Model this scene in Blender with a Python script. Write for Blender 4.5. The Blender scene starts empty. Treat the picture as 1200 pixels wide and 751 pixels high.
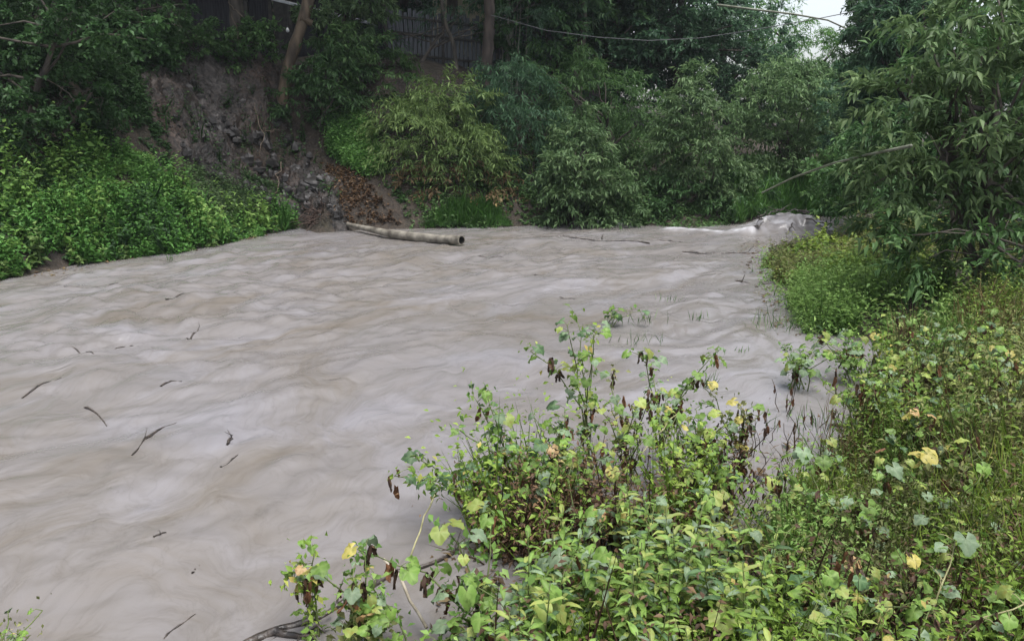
import bpy, math, random
import numpy as np
from mathutils import Vector, Matrix

# ------------------------------------------------------------------ camera, world, sun, exposure
scene = bpy.context.scene
C = scene.collection
CAM_H, PITCH, FPX = 3.2, math.radians(14.67), 900.0
cam_d = bpy.data.cameras.new('camera')
cam_d.sensor_width = 36.0
cam_d.lens = 36.0 * FPX / 1200.0
cam_d.clip_start = 0.05
cam_d.clip_end = 2000.0
cam = bpy.data.objects.new('camera', cam_d)
cam.location = (0, 0, CAM_H)
cam.rotation_euler = (math.pi / 2 - PITCH, 0, 0)
C.objects.link(cam)
scene.camera = cam

SUN_EL, SUN_AZ = math.radians(76), math.radians(140)     # azimuth clockwise from +Y (north)
world = bpy.data.worlds.new('World')
scene.world = world
world.use_nodes = True
wn = world.node_tree
bg = wn.nodes['Background']
sky = wn.nodes.new('ShaderNodeTexSky')
sky.sky_type = 'NISHITA'
sky.sun_disc = False
sky.sun_elevation = SUN_EL
sky.sun_rotation = SUN_AZ
sky.dust_density = 3.0
hsv = wn.nodes.new('ShaderNodeHueSaturation')            # an overcast sky: the blue washed out
hsv.inputs['Saturation'].default_value = 0.40
wn.links.new(sky.outputs[0], hsv.inputs['Color'])
wn.links.new(hsv.outputs[0], bg.inputs['Color'])
bg.inputs['Strength'].default_value = 0.09

sun_d = bpy.data.lights.new('sun', 'SUN')
sun_d.energy = 1.5
sun_d.angle = math.radians(38)
sun_d.color = (1.0, 0.985, 0.965)
sun = bpy.data.objects.new('sun', sun_d)
sun_dir = Vector((math.sin(SUN_AZ) * math.cos(SUN_EL), math.cos(SUN_AZ) * math.cos(SUN_EL), math.sin(SUN_EL)))
sun.rotation_euler = sun_dir.to_track_quat('Z', 'Y').to_euler()
C.objects.link(sun)

scene.view_settings.view_transform = 'Standard'
scene.view_settings.look = 'None'
scene.view_settings.exposure = 1.62
scene.view_settings.gamma = 1.0
scene.cycles.max_bounces = 6
scene.cycles.diffuse_bounces = 2
scene.cycles.glossy_bounces = 2
scene.cycles.transmission_bounces = 3

# ------------------------------------------------------------------ numbers: noise, projection
R = np.random.default_rng(11)
random.seed(7)


def _hash(ix, iy, iz, seed):
    h = (ix.astype(np.int64) * 374761393 + iy.astype(np.int64) * 668265263 + iz.astype(np.int64) * 2147483647 + seed * 1274126177) & 0xFFFFFFFF
    h = ((h ^ (h >> 13)) * 1274126177) & 0xFFFFFFFF
    h = h ^ (h >> 16)
    return (h & 0xFFFF).astype(np.float64) / 32767.5 - 1.0


def noise(x, y, z=0.0, seed=0):
    x, y, z = np.broadcast_arrays(np.asarray(x, float), np.asarray(y, float), np.asarray(z, float))
    ix, iy, iz = np.floor(x), np.floor(y), np.floor(z)
    fx, fy, fz = x - ix, y - iy, z - iz
    ux, uy, uz = [f * f * f * (f * (f * 6 - 15) + 10) for f in (fx, fy, fz)]
    out = 0
    for dx in (0, 1):
        for dy in (0, 1):
            for dz in (0, 1):
                w = (ux if dx else 1 - ux) * (uy if dy else 1 - uy) * (uz if dz else 1 - uz)
                out = out + w * _hash(ix + dx, iy + dy, iz + dz, seed)
    return out


def fbm(x, y, z=0.0, seed=0, octv=4, gain=0.5):
    a, s, t = 1.0, 0, 0
    for o in range(octv):
        s = s + a * noise(x * 2 ** o, y * 2 ** o, np.asarray(z) * 2 ** o, seed + o * 17)
        t += a
        a *= gain
    return s / t


SP, CP = math.sin(PITCH), math.cos(PITCH)


def ray(px, py):
    u, v = (px - 600.0) / FPX, (375.5 - py) / FPX
    return np.array([u, CP + v * SP, -SP + v * CP])


def at_z(px, py, z=0.0):
    d = ray(px, py)
    t = (z - CAM_H) / d[2]
    return np.array([0, 0, CAM_H]) + d * t


def at_y(px, py, Y):
    d = ray(px, py)
    return np.array([0, 0, CAM_H]) + d * (Y / d[1])


def project(x, y, z):
    zz = z - CAM_H
    depth = y * CP - zz * SP
    depth = np.where(depth < 0.05, 0.05, depth)
    return 600 + FPX * x / depth, 375.5 - FPX * (y * SP + zz * CP) / depth


def in_poly(px, py, poly):
    px, py = np.asarray(px, float), np.asarray(py, float)
    inside = np.zeros(px.shape, bool)
    n = len(poly)
    for i in range(n):
        (x1, y1), (x2, y2) = poly[i], poly[(i + 1) % n]
        c = ((y1 > py) != (y2 > py)) & (px < (x2 - x1) * (py - y1) / ((y2 - y1) if y2 != y1 else 1e-9) + x1)
        inside ^= c
    return inside


def sstep(a, b, x):
    t = np.clip((x - a) / (b - a), 0, 1)
    return t * t * (3 - 2 * t)


# ------------------------------------------------------------------ the lie of the land
FAR_EDGE = [(-16, -60), (-16.5, -8), (-15.5, 4), (-13.6, 11)] + [tuple(at_z(*p)[:2]) for p in
           [(0, 328), (60, 318), (120, 305), (220, 292), (300, 275), (345, 266), (372, 274), (420, 270), (500, 268), (600, 266), (700, 262), (800, 265)]] + \
           [(7.5, 24.6), (10.5, 26.2), (16, 29), (30, 34), (80, 50)]
NEAR_EDGE = [(80, 42), (32, 29.5), (20, 26.5), (14, 24.2), (10.5, 22.6)] + [tuple(at_z(*p)[:2]) for p in
            [(930, 281), (900, 290), (908, 312), (925, 345), (936, 375), (965, 392), (1030, 400), (1038, 445), (1012, 490), (952, 560),
             (885, 625), (780, 640), (700, 655), (640, 690), (575, 735), (520, 790)]] + [(-0.9, 3.3), (-2.6, 2.4), (-4.5, 1.0), (-8, -4), (-12, -60)]
WPOLY = np.array(FAR_EDGE + NEAR_EDGE)
N_FAR = len(FAR_EDGE)


def bank_dist(x, y):
    """distance to the water's edge, negative in the water, and whether the far bank is the nearer one"""
    x, y = np.asarray(x, float), np.asarray(y, float)
    best = np.full(x.shape, 1e9)
    far = np.zeros(x.shape, bool)
    n = len(WPOLY)
    for i in range(n):
        if i in (N_FAR - 1, n - 1):
            continue
        a, b = WPOLY[i], WPOLY[(i + 1) % n]
        ab = b - a
        t = np.clip(((x - a[0]) * ab[0] + (y - a[1]) * ab[1]) / (ab @ ab), 0, 1)
        d = np.hypot(x - a[0] - t * ab[0], y - a[1] - t * ab[1])
        m = d < best
        best = np.where(m, d, best)
        far = np.where(m, i < N_FAR, far)
    ins = in_poly(x, y, [tuple(p) for p in WPOLY])
    return np.where(ins, -best, best), far


def ground_h(x, y):
    x, y = np.asarray(x, float), np.asarray(y, float)
    d, far = bank_dist(x, y)
    top = 5.3 - 2.9 * sstep(-4.0, 6.0, x) - 0.6 * sstep(8, 16, x)
    dd = np.clip(d, 0, None)
    wob = 0.35 * fbm(x * .35, y * .35, seed=3) + 0.12 * fbm(x * 1.1, y * 1.1, seed=5)
    hf = top * (0.12 * sstep(0, .7, dd) + 0.88 * sstep(0.2, 5.6, dd)) + 0.06 * np.clip(dd - 5.6, 0, 40) + .42 * (1 - sstep(1, 9, x)) * np.clip(dd - 9, 0, 16) + wob * sstep(0, 2.0, dd)
    cdist = np.hypot(x - 1.2, y + 0.6)
    hn = 0.40 * (1 - np.exp(-dd / 1.3)) + 0.9 * np.exp(-(cdist / 2.3) ** 2) + 0.06 * np.clip(dd - 4, 0, 30) + 0.25 * wob * sstep(0, 1.5, dd)
    hw = -0.9 * sstep(0, 2.5, -d) - 0.03
    return np.where(d < 0, hw, np.where(far, hf, hn))


def hit(px, py, zoff=0.0):
    d = ray(px, py)
    ts = np.arange(1.5, 70, 0.04)
    P = np.array([0, 0, CAM_H])[None] + d[None] * ts[:, None]
    g = np.maximum(ground_h(P[:, 0], P[:, 1]), 0) + zoff
    k = np.nonzero(P[:, 2] <= g)[0]
    k = k[0] if len(k) else len(ts) - 1
    p = P[k].copy()
    return p


# ------------------------------------------------------------------ materials
def new_mat(name):
    m = bpy.data.materials.new(name)
    m.use_nodes = True
    nt = m.node_tree
    return m, nt, nt.nodes['Principled BSDF']


def node(nt, typ, **kw):
    n = nt.nodes.new(typ)
    for k, v in kw.items():
        setattr(n, k, v)
    return n


def ramp(nt, stops, fac=None):
    r = node(nt, 'ShaderNodeValToRGB')
    cr = r.color_ramp
    while len(cr.elements) < len(stops):
        cr.elements.new(0.5)
    for e, (p, c) in zip(cr.elements, stops):
        e.position = p
        e.color = (*c, 1)
    if fac is not None:
        nt.links.new(fac, r.inputs[0])
    return r


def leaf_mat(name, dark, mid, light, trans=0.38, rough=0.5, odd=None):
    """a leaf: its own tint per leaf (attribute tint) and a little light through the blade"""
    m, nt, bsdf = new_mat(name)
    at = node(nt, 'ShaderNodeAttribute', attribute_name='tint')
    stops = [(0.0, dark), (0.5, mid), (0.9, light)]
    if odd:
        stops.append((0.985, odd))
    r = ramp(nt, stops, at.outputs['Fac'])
    oi = node(nt, 'ShaderNodeObjectInfo')
    mr = node(nt, 'ShaderNodeMapRange')
    mr.inputs['To Min'].default_value = 1.15      # the two halves of the blade (front gloss, light through) share the colour
    mr.inputs['To Max'].default_value = 1.65
    nt.links.new(oi.outputs['Random'], mr.inputs[0])
    mx = node(nt, 'ShaderNodeMix', data_type='RGBA', blend_type='MULTIPLY')
    mx.inputs[0].default_value = 1.0
    nt.links.new(r.outputs[0], mx.inputs[6])
    nt.links.new(mr.outputs[0], mx.inputs[7])
    bsdf.inputs['Roughness'].default_value = rough
    bsdf.inputs['Specular IOR Level'].default_value = 0.22
    nt.links.new(mx.outputs[2], bsdf.inputs['Base Color'])
    tr = node(nt, 'ShaderNodeBsdfTranslucent')
    nt.links.new(mx.outputs[2], tr.inputs['Color'])
    ms = node(nt, 'ShaderNodeMixShader')
    ms.inputs[0].default_value = trans
    nt.links.new(bsdf.outputs[0], ms.inputs[1])
    nt.links.new(tr.outputs[0], ms.inputs[2])
    nt.links.new(ms.outputs[0], nt.nodes['Material Output'].inputs[0])
    return m


def blade_mat(name, col, vein, var=0.25, trans=0.3, spots=None, rough=0.5):
    """a large single leaf: veins (attribute vein), blotches, per-object variation"""
    m, nt, bsdf = new_mat(name)
    at = node(nt, 'ShaderNodeAttribute', attribute_name='vein')
    oi = node(nt, 'ShaderNodeObjectInfo')
    tc = node(nt, 'ShaderNodeTexCoord')
    add = node(nt, 'ShaderNodeVectorMath', operation='ADD')
    mulv = node(nt, 'ShaderNodeVectorMath', operation='SCALE')
    comb = node(nt, 'ShaderNodeCombineXYZ')
    nt.links.new(oi.outputs['Random'], comb.inputs[0])
    nt.links.new(comb.outputs[0], mulv.inputs[0])
    mulv.inputs['Scale'].default_value = 37.0
    nt.links.new(tc.outputs['Object'], add.inputs[0])
    nt.links.new(mulv.outputs[0], add.inputs[1])
    nz = node(nt, 'ShaderNodeTexNoise')
    nz.inputs['Scale'].default_value = 2.2
    nz.inputs['Detail'].default_value = 5
    nt.links.new(add.outputs[0], nz.inputs['Vector'])
    m1 = node(nt, 'ShaderNodeMix', data_type='RGBA')
    m1.inputs[6].default_value = (*col, 1)
    m1.inputs[7].default_value = (*vein, 1)
    mm = node(nt, 'ShaderNodeMath', operation='MULTIPLY')
    mm.inputs[1].default_value = 0.8
    nt.links.new(at.outputs['Fac'], mm.inputs[0])
    nt.links.new(mm.outputs[0], m1.inputs[0])
    last = m1.outputs[2]
    sp = spots or tuple(c * 0.55 for c in col)
    rp = ramp(nt, [(0.52, (0, 0, 0)), (0.66, (1, 1, 1))], nz.outputs['Fac'])
    m2 = node(nt, 'ShaderNodeMix', data_type='RGBA')
    nt.links.new(rp.outputs[0], m2.inputs[0])
    nt.links.new(last, m2.inputs[6])
    m2.inputs[7].default_value = (*sp, 1)
    mr = node(nt, 'ShaderNodeMapRange')
    mr.inputs['To Min'].default_value = 1.3 * (1 - var)
    mr.inputs['To Max'].default_value = 1.3 * (1 + var)
    nt.links.new(oi.outputs['Random'], mr.inputs[0])
    m3 = node(nt, 'ShaderNodeMix', data_type='RGBA', blend_type='MULTIPLY')
    m3.inputs[0].default_value = 1
    nt.links.new(m2.outputs[2], m3.inputs[6])
    nt.links.new(mr.outputs[0], m3.inputs[7])
    nt.links.new(m3.outputs[2], bsdf.inputs['Base Color'])
    bsdf.inputs['Roughness'].default_value = rough
    bsdf.inputs['Specular IOR Level'].default_value = 0.3
    tr = node(nt, 'ShaderNodeBsdfTranslucent')
    nt.links.new(m3.outputs[2], tr.inputs['Color'])
    ms = node(nt, 'ShaderNodeMixShader')
    ms.inputs[0].default_value = trans
    nt.links.new(bsdf.outputs[0], ms.inputs[1])
    nt.links.new(tr.outputs[0], ms.inputs[2])
    nt.links.new(ms.outputs[0], nt.nodes['Material Output'].inputs[0])
    return m


def rough_mat(name, c1, c2, scale=4.0, stretch=(1, 1, 1), rough=0.7, bump=0.4, spec=0.3, detail=6, lo=.35, hi=.65):
    m, nt, bsdf = new_mat(name)
    tc = node(nt, 'ShaderNodeTexCoord')
    mp = node(nt, 'ShaderNodeMapping')
    mp.inputs['Scale'].default_value = stretch
    nt.links.new(tc.outputs['Object'], mp.inputs[0])
    nz = node(nt, 'ShaderNodeTexNoise')
    nz.inputs['Scale'].default_value = scale
    nz.inputs['Detail'].default_value = detail
    nt.links.new(mp.outputs[0], nz.inputs['Vector'])
    r = ramp(nt, [(lo, c1), (hi, c2)], nz.outputs['Fac'])
    nt.links.new(r.outputs[0], bsdf.inputs['Base Color'])
    bsdf.inputs['Roughness'].default_value = rough
    bsdf.inputs['Specular IOR Level'].default_value = spec
    bp = node(nt, 'ShaderNodeBump')
    bp.inputs['Strength'].default_value = bump
    bp.inputs['Distance'].default_value = 0.05
    nt.links.new(nz.outputs['Fac'], bp.inputs['Height'])
    nt.links.new(bp.outputs[0], bsdf.inputs['Normal'])
    return m


M = {}
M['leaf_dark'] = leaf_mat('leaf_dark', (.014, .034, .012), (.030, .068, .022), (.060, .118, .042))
M['leaf_blue'] = leaf_mat('leaf_blue', (.018, .044, .026), (.038, .082, .042), (.075, .14, .068))
M['leaf_mid'] = leaf_mat('leaf_mid', (.024, .056, .018), (.050, .105, .032), (.10, .175, .058))
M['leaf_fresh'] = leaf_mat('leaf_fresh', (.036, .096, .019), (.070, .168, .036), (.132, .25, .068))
M['leaf_olive'] = leaf_mat('leaf_olive', (.046, .078, .024), (.092, .145, .044), (.165, .225, .080), odd=(.27, .25, .08))
M['leaf_grey'] = leaf_mat('leaf_grey', (.034, .066, .027), (.070, .122, .048), (.14, .205, .09))
M['leaf_grey2'] = leaf_mat('leaf_grey2', (.034, .066, .024), (.080, .132, .050), (.17, .24, .10))
M['leaf_herb'] = leaf_mat('leaf_herb', (.052, .106, .024), (.104, .188, .042), (.185, .275, .08))
M['leaf_weed'] = leaf_mat('leaf_weed', (.056, .096, .014), (.120, .19, .028), (.225, .295, .06), odd=(.3, .24, .07))
M['leaf_tangle'] = leaf_mat('leaf_tangle', (.050, .056, .022), (.110, .122, .042), (.19, .195, .075), odd=(.3, .24, .1))
M['leaf_brown'] = leaf_mat('leaf_brown', (.022, .013, .008), (.062, .036, .02), (.145, .09, .045), trans=.15)
M['leaf_dry'] = leaf_mat('leaf_dry', (.045, .030, .018), (.105, .072, .038), (.21, .165, .08), odd=(.32, .24, .1))
M['bark_dark'] = rough_mat('bark_dark', (.035, .03, .026), (.1, .085, .07), 6, (1, 1, .25), .85, .6)
M['bark_tan'] = rough_mat('bark_tan', (.055, .042, .032), (.155, .115, .078), 5, (1, 1, .3), .75, .5)
M['bark_brown'] = rough_mat('bark_brown', (.035, .028, .024), (.085, .066, .055), 6, (1, 1, .25), .8, .5)
M['stem_green'] = rough_mat('stem_green', (.06, .085, .025), (.13, .16, .05), 20, (1, 1, .3), .6, .2)
M['stem_pale'] = rough_mat('stem_pale', (.2, .19, .09), (.34, .32, .17), 20, (1, 1, .3), .6, .2)
M['stem_dead'] = rough_mat('stem_dead', (.03, .022, .016), (.085, .06, .042), 20, (1, 1, .3), .8, .3)
M['wet_wood'] = rough_mat('wet_wood', (.022, .018, .016), (.075, .06, .05), 14, (1, 1, 1), .35, .5, .5)
M['dead_stick'] = rough_mat('dead_stick', (.22, .19, .14), (.36, .32, .25), 12, (1, 1, 1), .7, .3)
M['pipe'] = rough_mat('pipe', (.075, .066, .054), (.25, .228, .19), 5, (1, 1, 1), .5, .3, .4)
M['pipe_inside'] = rough_mat('pipe_inside', (.02, .018, .016), (.04, .035, .03), 5)
M['root'] = rough_mat('root', (.04, .026, .02), (.11, .075, .06), 10)
M['root_pale'] = rough_mat('root_pale', (.10, .075, .055), (.19, .15, .115), 8)
M['rock'] = rough_mat('rock', (.014, .012, .011), (.052, .047, .046), 2.5, (1, 1, 2), .5, .8, .5)
M['plank'] = rough_mat('plank', (.07, .075, .083), (.17, .18, .2), 4, (6, 6, .4), .8, .4)
M['plank_dark'] = rough_mat('plank_dark', (.014, .013, .016), (.04, .038, .044), 4, (6, 6, .4), .8, .4)
M['beam'] = rough_mat('beam', (.03, .028, .026), (.07, .062, .055), 6, (1, 1, 1), .8, .4)
M['tin'] = rough_mat('tin', (.25, .26, .28), (.42, .43, .45), 3, (1, 1, 1), .4, .1, .5)
M['tin_dark'] = rough_mat('tin_dark', (.07, .065, .07), (.16, .15, .15), 3, (1, 1, 1), .5, .1, .5)
M['plaster'] = rough_mat('plaster', (.5, .45, .3), (.62, .57, .42), 3, (1, 1, 1), .8, .1)
M['cable'] = rough_mat('cable', (.08, .083, .086), (.13, .132, .135), 3)
M['bamboo'] = rough_mat('bamboo', (.10, .105, .075), (.19, .2, .15), 5, (1, 1, 1), .5, .2)
M['bulb'] = rough_mat('bulb', (.75, .75, .75), (.8, .8, .8), 2)
M['plastic_white'] = rough_mat('plastic_white', (.6, .6, .6), (.75, .75, .75), 5)

# large single leaves
M['b_green'] = blade_mat('b_green', (.102, .18, .032), (.16, .24, .06))
M['b_deep'] = blade_mat('b_deep', (.05, .1, .04), (.1, .16, .07))
M['b_pale'] = blade_mat('b_pale', (.125, .18, .105), (.19, .245, .15), spots=(.10, .145, .075))
M['b_lime'] = blade_mat('b_lime', (.178, .225, .052), (.23, .275, .085), spots=(.2, .2, .05))
M['b_yellow'] = blade_mat('b_yellow', (.31, .27, .065), (.34, .30, .11), spots=(.2, .19, .05))
M['b_tan'] = blade_mat('b_tan', (.36, .24, .11), (.38, .28, .15), spots=(.2, .1, .05))
M['b_dead'] = blade_mat('b_dead', (.045, .025, .017), (.07, .043, .028), spots=(.1, .06, .032), trans=.1, rough=.7)
M['b_rust'] = blade_mat('b_rust', (.12, .055, .026), (.17, .09, .04), spots=(.06, .03, .02), trans=.15, rough=.7)


# ------------------------------------------------------------------ object helpers
def link(name, data, parent=None, loc=None):
    o = bpy.data.objects.new(name, data)
    C.objects.link(o)
    if parent is not None:
        o.parent = parent
    if loc is not None:
        o.location = loc
    return o


def tag(o, label=None, cat=None, group=None, kind=None):
    if label:
        o['label'] = label
    if cat:
        o['category'] = cat
    if group:
        o['group'] = group
    if kind:
        o['kind'] = kind
    return o


def thing(name, label, cat, loc=(0, 0, 0), group=None):
    return tag(link(name, None, None, loc), label, cat, group)


def mesh_np(name, V, F, mat, smooth=True, attrs=None):
    """V (n,3); F (m,3) or (m,4) int array"""
    me = bpy.data.meshes.new(name)
    V = np.ascontiguousarray(V, dtype=np.float32)
    F = np.ascontiguousarray(F, dtype=np.int32)
    k = F.shape[1]
    me.vertices.add(len(V))
    me.vertices.foreach_set('co', V.ravel())
    me.loops.add(F.size)
    me.loops.foreach_set('vertex_index', F.ravel())
    me.polygons.add(len(F))
    me.polygons.foreach_set('loop_start', np.arange(0, F.size, k, dtype=np.int32))
    me.polygons.foreach_set('loop_total', np.full(len(F), k, np.int32))
    me.polygons.foreach_set('use_smooth', np.full(len(F), smooth, bool))
    for an, arr in (attrs or {}).items():
        a = me.attributes.new(an, 'FLOAT', 'POINT')
        a.data.foreach_set('value', np.ascontiguousarray(arr, np.float32))
    me.update(calc_edges=True)
    me.validate()
    if mat is not None:
        me.materials.append(mat)
    return me


class Tubes:
    """collects tapered tubes into one mesh"""
    def __init__(self):
        self.V, self.F, self.n = [], [], 0

    def add(self, pts, rad, sides=6, cap=True):
        pts = np.asarray(pts, float)
        k = len(pts)
        rad = np.broadcast_to(np.asarray(rad, float), (k,))
        tan = np.gradient(pts, axis=0)
        tan /= np.linalg.norm(tan, axis=1)[:, None] + 1e-9
        ref = np.array([0, 0, 1.0]) if abs(tan[0][2]) < .9 else np.array([1.0, 0, 0])
        a = np.cross(tan, ref)
        a /= np.linalg.norm(a, axis=1)[:, None] + 1e-9
        b = np.cross(tan, a)
        th = np.arange(sides) * 2 * math.pi / sides
        ring = (np.cos(th)[None, :, None] * a[:, None] + np.sin(th)[None, :, None] * b[:, None]) * rad[:, None, None] + pts[:, None]
        self.V.append(ring.reshape(-1, 3))
        idx = np.arange(k * sides).reshape(k, sides) + self.n
        q = np.stack([idx[:-1], np.roll(idx[:-1], -1, 1), np.roll(idx[1:], -1, 1), idx[1:]], -1).reshape(-1, 4)
        self.F.append(q)
        self.n += k * sides
        if cap:
            for row, c in ((idx[0], pts[0]), (idx[-1], pts[-1])):
                self.V.append(c[None])
                ci = self.n
                self.n += 1
                f = np.stack([row, np.roll(row, -1), np.full(sides, ci), np.full(sides, ci)], -1)
                self.F.append(f)

    def mesh(self, name, mat):
        V = np.concatenate(self.V)
        F = np.concatenate(self.F)
        me = bpy.data.meshes.new(name)
        me.from_pydata(V.tolist(), [], [tuple(f) if f[2] != f[3] else (f[0], f[1], f[2]) for f in F.tolist()])
        me.polygons.foreach_set('use_smooth', np.ones(len(me.polygons), bool))
        me.update()
        me.materials.append(mat)
        return me


def wiggle(p0, p1, n, amp, rng, sag=0.0):
    t = np.linspace(0, 1, n)[:, None]
    P = np.asarray(p0)[None] * (1 - t) + np.asarray(p1)[None] * t
    j = rng.normal(0, amp, (n, 3))
    j[0] = j[-1] = 0
    P = P + j * np.sin(math.pi * t)
    P[:, 2] -= sag * np.sin(math.pi * t[:, 0])
    return P


LEAF_T = np.array([[0, 0, 0], [.42, -.5, .10], [.42, .5, .10], [.45, 0, -.02], [1, 0, -.16]])
LEAF_F = np.array([[0, 3, 2], [0, 1, 3], [3, 4, 2], [3, 1, 4]])


SIMPLE_T = np.array([[0, 0, 0], [.42, -.5, .10], [.42, .5, .10], [1, 0, -.16]])
SIMPLE_F = np.array([[0, 3, 2], [0, 1, 3]])


def leaves(pos, dirs, nrm, L, W, tint, simple=False):
    """four-triangle folded leaves (two triangles for far ones). arrays: pos, dirs, nrm (n,3); L, W, tint (n,)"""
    dirs = dirs / (np.linalg.norm(dirs, axis=1)[:, None] + 1e-9)
    side = np.cross(nrm, dirs)
    side /= np.linalg.norm(side, axis=1)[:, None] + 1e-9
    up = np.cross(dirs, side)
    T = SIMPLE_T if simple else LEAF_T
    LF = SIMPLE_F if simple else LEAF_F
    ZS = [L, np.minimum(W * 3, L), np.minimum(W * 3, L), L] if simple else [L, np.minimum(W * 3, L), np.minimum(W * 3, L), L, L]
    V = pos[:, None] + dirs[:, None] * (T[None, :, 0:1] * L[:, None, None]) + side[:, None] * (T[None, :, 1:2] * W[:, None, None]) \
        + up[:, None] * (T[None, :, 2:3] * np.stack(ZS, 1)[:, :, None])
    n = len(pos)
    F = (LF[None] + (np.arange(n) * len(T))[:, None, None]).reshape(-1, 3)
    return V.reshape(-1, 3), F, np.repeat(tint, len(T))


STYLE = {   # leaf length, width ratio, twig length, twigs per clump, leaves per twig, droop, up-bias
    'lance': (.19, .30, .55, 6, 8, .55, .35),
    'bamboo': (.21, .17, .7, 6, 9, .75, .2),
    'broad': (.15, .55, .45, 6, 8, .35, .3),
    'mango': (.24, .27, .35, 7, 9, .7, .3),
    'big': (.205, .29, .5, 6, 9, .6, .35),
    'fern': (.10, .45, .6, 7, 10, .35, .3),
}


def crown(lobes, style, dens, rng, lscale=1.0, simple=True):
    LL, wr, tl, nt_, nl, droop, ub = STYLE[style]
    LL *= lscale
    P, O, K = [], [], []
    for (c, r) in lobes:
        c, r = np.asarray(c, float), np.asarray(r, float)
        rm = r.prod() ** (1 / 3)
        n = max(6, int(dens * 4 * math.pi * rm * rm / (nt_ * nl)))
        v = rng.normal(size=(n, 3))
        v /= np.linalg.norm(v, axis=1)[:, None]
        lump = 1 + .22 * fbm(v[:, 0] * 1.7 + c[0], v[:, 1] * 1.7 + c[1], v[:, 2] * 1.7, seed=9, octv=2) * 1.6
        f = (.45 + .55 * rng.random(n) ** .45) * lump
        P.append(c + v * r * f[:, None])
        O.append(v)
        K.append(rng.random(n))
    P, O, K = np.concatenate(P), np.concatenate(O), np.concatenate(K)
    n = len(P)
    H = O + rng.normal(0, .35, O.shape)
    H[:, 2] = H[:, 2] * .45 + ub * .6
    H /= np.linalg.norm(H, axis=1)[:, None]
    lat = np.stack([-H[:, 1], H[:, 0], np.zeros(n)], 1)
    lat /= np.linalg.norm(lat, axis=1)[:, None] + 1e-6
    fan = rng.uniform(-1.15, 1.15, (n, nt_))
    tw = H[:, None] * np.cos(fan)[..., None] + lat[:, None] * np.sin(fan)[..., None] + rng.normal(0, .2, (n, nt_, 3))
    tw /= np.linalg.norm(tw, axis=2)[..., None]
    ln = tl * (.6 + .8 * rng.random((n, nt_)))
    t = .25 + .75 * (np.arange(nl)[None, None] + rng.random((n, nt_, nl))) / nl
    pos = P[:, None, None] + tw[:, :, None] * (ln[:, :, None] * t)[..., None]
    pos[..., 2] -= droop * .5 * ln[:, :, None] * t * t
    sd = rng.normal(size=(n, nt_, nl, 3))
    sd -= (sd * tw[:, :, None]).sum(-1)[..., None] * tw[:, :, None]
    sd /= np.linalg.norm(sd, axis=-1)[..., None] + 1e-9
    d = tw[:, :, None] * .55 + sd * .75
    d[..., 2] -= droop * (.6 + .5 * rng.random((n, nt_, nl)))
    nr = rng.normal(0, .35, d.shape)
    nr[..., 2] += 1
    N = n * nt_ * nl
    tint = np.clip(.3 * K[:, None, None] + .4 * rng.random((n, nt_, nl)) + .3 * t ** 2, 0, 1)   # paler twig tips: young leaves, also painting lit tips over a darker interior
    L = LL * (.65 + .6 * rng.random(N))
    return leaves(pos.reshape(-1, 3), d.reshape(-1, 3), nr.reshape(-1, 3), L, L * wr * (.8 + .4 * rng.random(N)), tint.ravel(), simple), P


# ------------------------------------------------------------------ the ground
def graded(lo, hi, core_lo, core_hi, step, grow=1.25):
    a = list(np.arange(core_lo, core_hi + step, step))
    s = step
    while a[-1] < hi:
        s *= grow
        a.append(a[-1] + s)
    s = step
    while a[0] > lo:
        s *= grow
        a.insert(0, a[0] - s)
    return np.array(a)


def grid_faces(nx, ny):
    i = np.arange(nx * ny).reshape(ny, nx)
    return np.stack([i[:-1, :-1], i[:-1, 1:], i[1:, 1:], i[1:, :-1]], -1).reshape(-1, 4)


gx, gy = graded(-110, 110, -20, 20, .2), graded(-50, 130, -2, 38, .2)
X, Y = np.meshgrid(gx, gy)
Z = ground_h(X.ravel(), Y.ravel())
gm, nt, bs = new_mat('soil')
tc = node(nt, 'ShaderNodeTexCoord')
n1 = node(nt, 'ShaderNodeTexNoise')
n1.inputs['Scale'].default_value = .9
n1.inputs['Detail'].default_value = 9
n2 = node(nt, 'ShaderNodeTexNoise')
n2.inputs['Scale'].default_value = 9
n2.inputs['Detail'].default_value = 6
nt.links.new(tc.outputs['Object'], n1.inputs['Vector'])
nt.links.new(tc.outputs['Object'], n2.inputs['Vector'])
r1 = ramp(nt, [(.35, (.022, .017, .013)), (.5, (.042, .031, .023)), (.62, (.03, .026, .016)), (.75, (.06, .048, .034))], n1.outputs['Fac'])
r2 = ramp(nt, [(.3, (.45, .45, .45)), (.7, (1.25, 1.2, 1.1))], n2.outputs['Fac'])
mx = node(nt, 'ShaderNodeMix', data_type='RGBA', blend_type='MULTIPLY')
mx.inputs[0].default_value = 1
nt.links.new(r1.outputs[0], mx.inputs[6])
nt.links.new(r2.outputs[0], mx.inputs[7])
nt.links.new(mx.outputs[2], bs.inputs['Base Color'])
bs.inputs['Roughness'].default_value = .85
bp = node(nt, 'ShaderNodeBump')
bp.inputs['Strength'].default_value = .8
bp.inputs['Distance'].default_value = .12
nt.links.new(n2.outputs['Fac'], bp.inputs['Height'])
nt.links.new(bp.outputs[0], bs.inputs['Normal'])
g = link('ground', mesh_np('ground', np.stack([X.ravel(), Y.ravel(), Z], 1), grid_faces(len(gx), len(gy)), gm))
tag(g, kind='structure')

# ------------------------------------------------------------------ the river: muddy water in spate
def flow_st(x, y):
    """along and across the bending current"""
    yy = np.clip(y, -20, 40) - 5
    xs = .26 * yy + .5 * .052 * yy * yy
    t = (x - xs) * .82
    return -(y * .93 + x * .35), t


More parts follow.
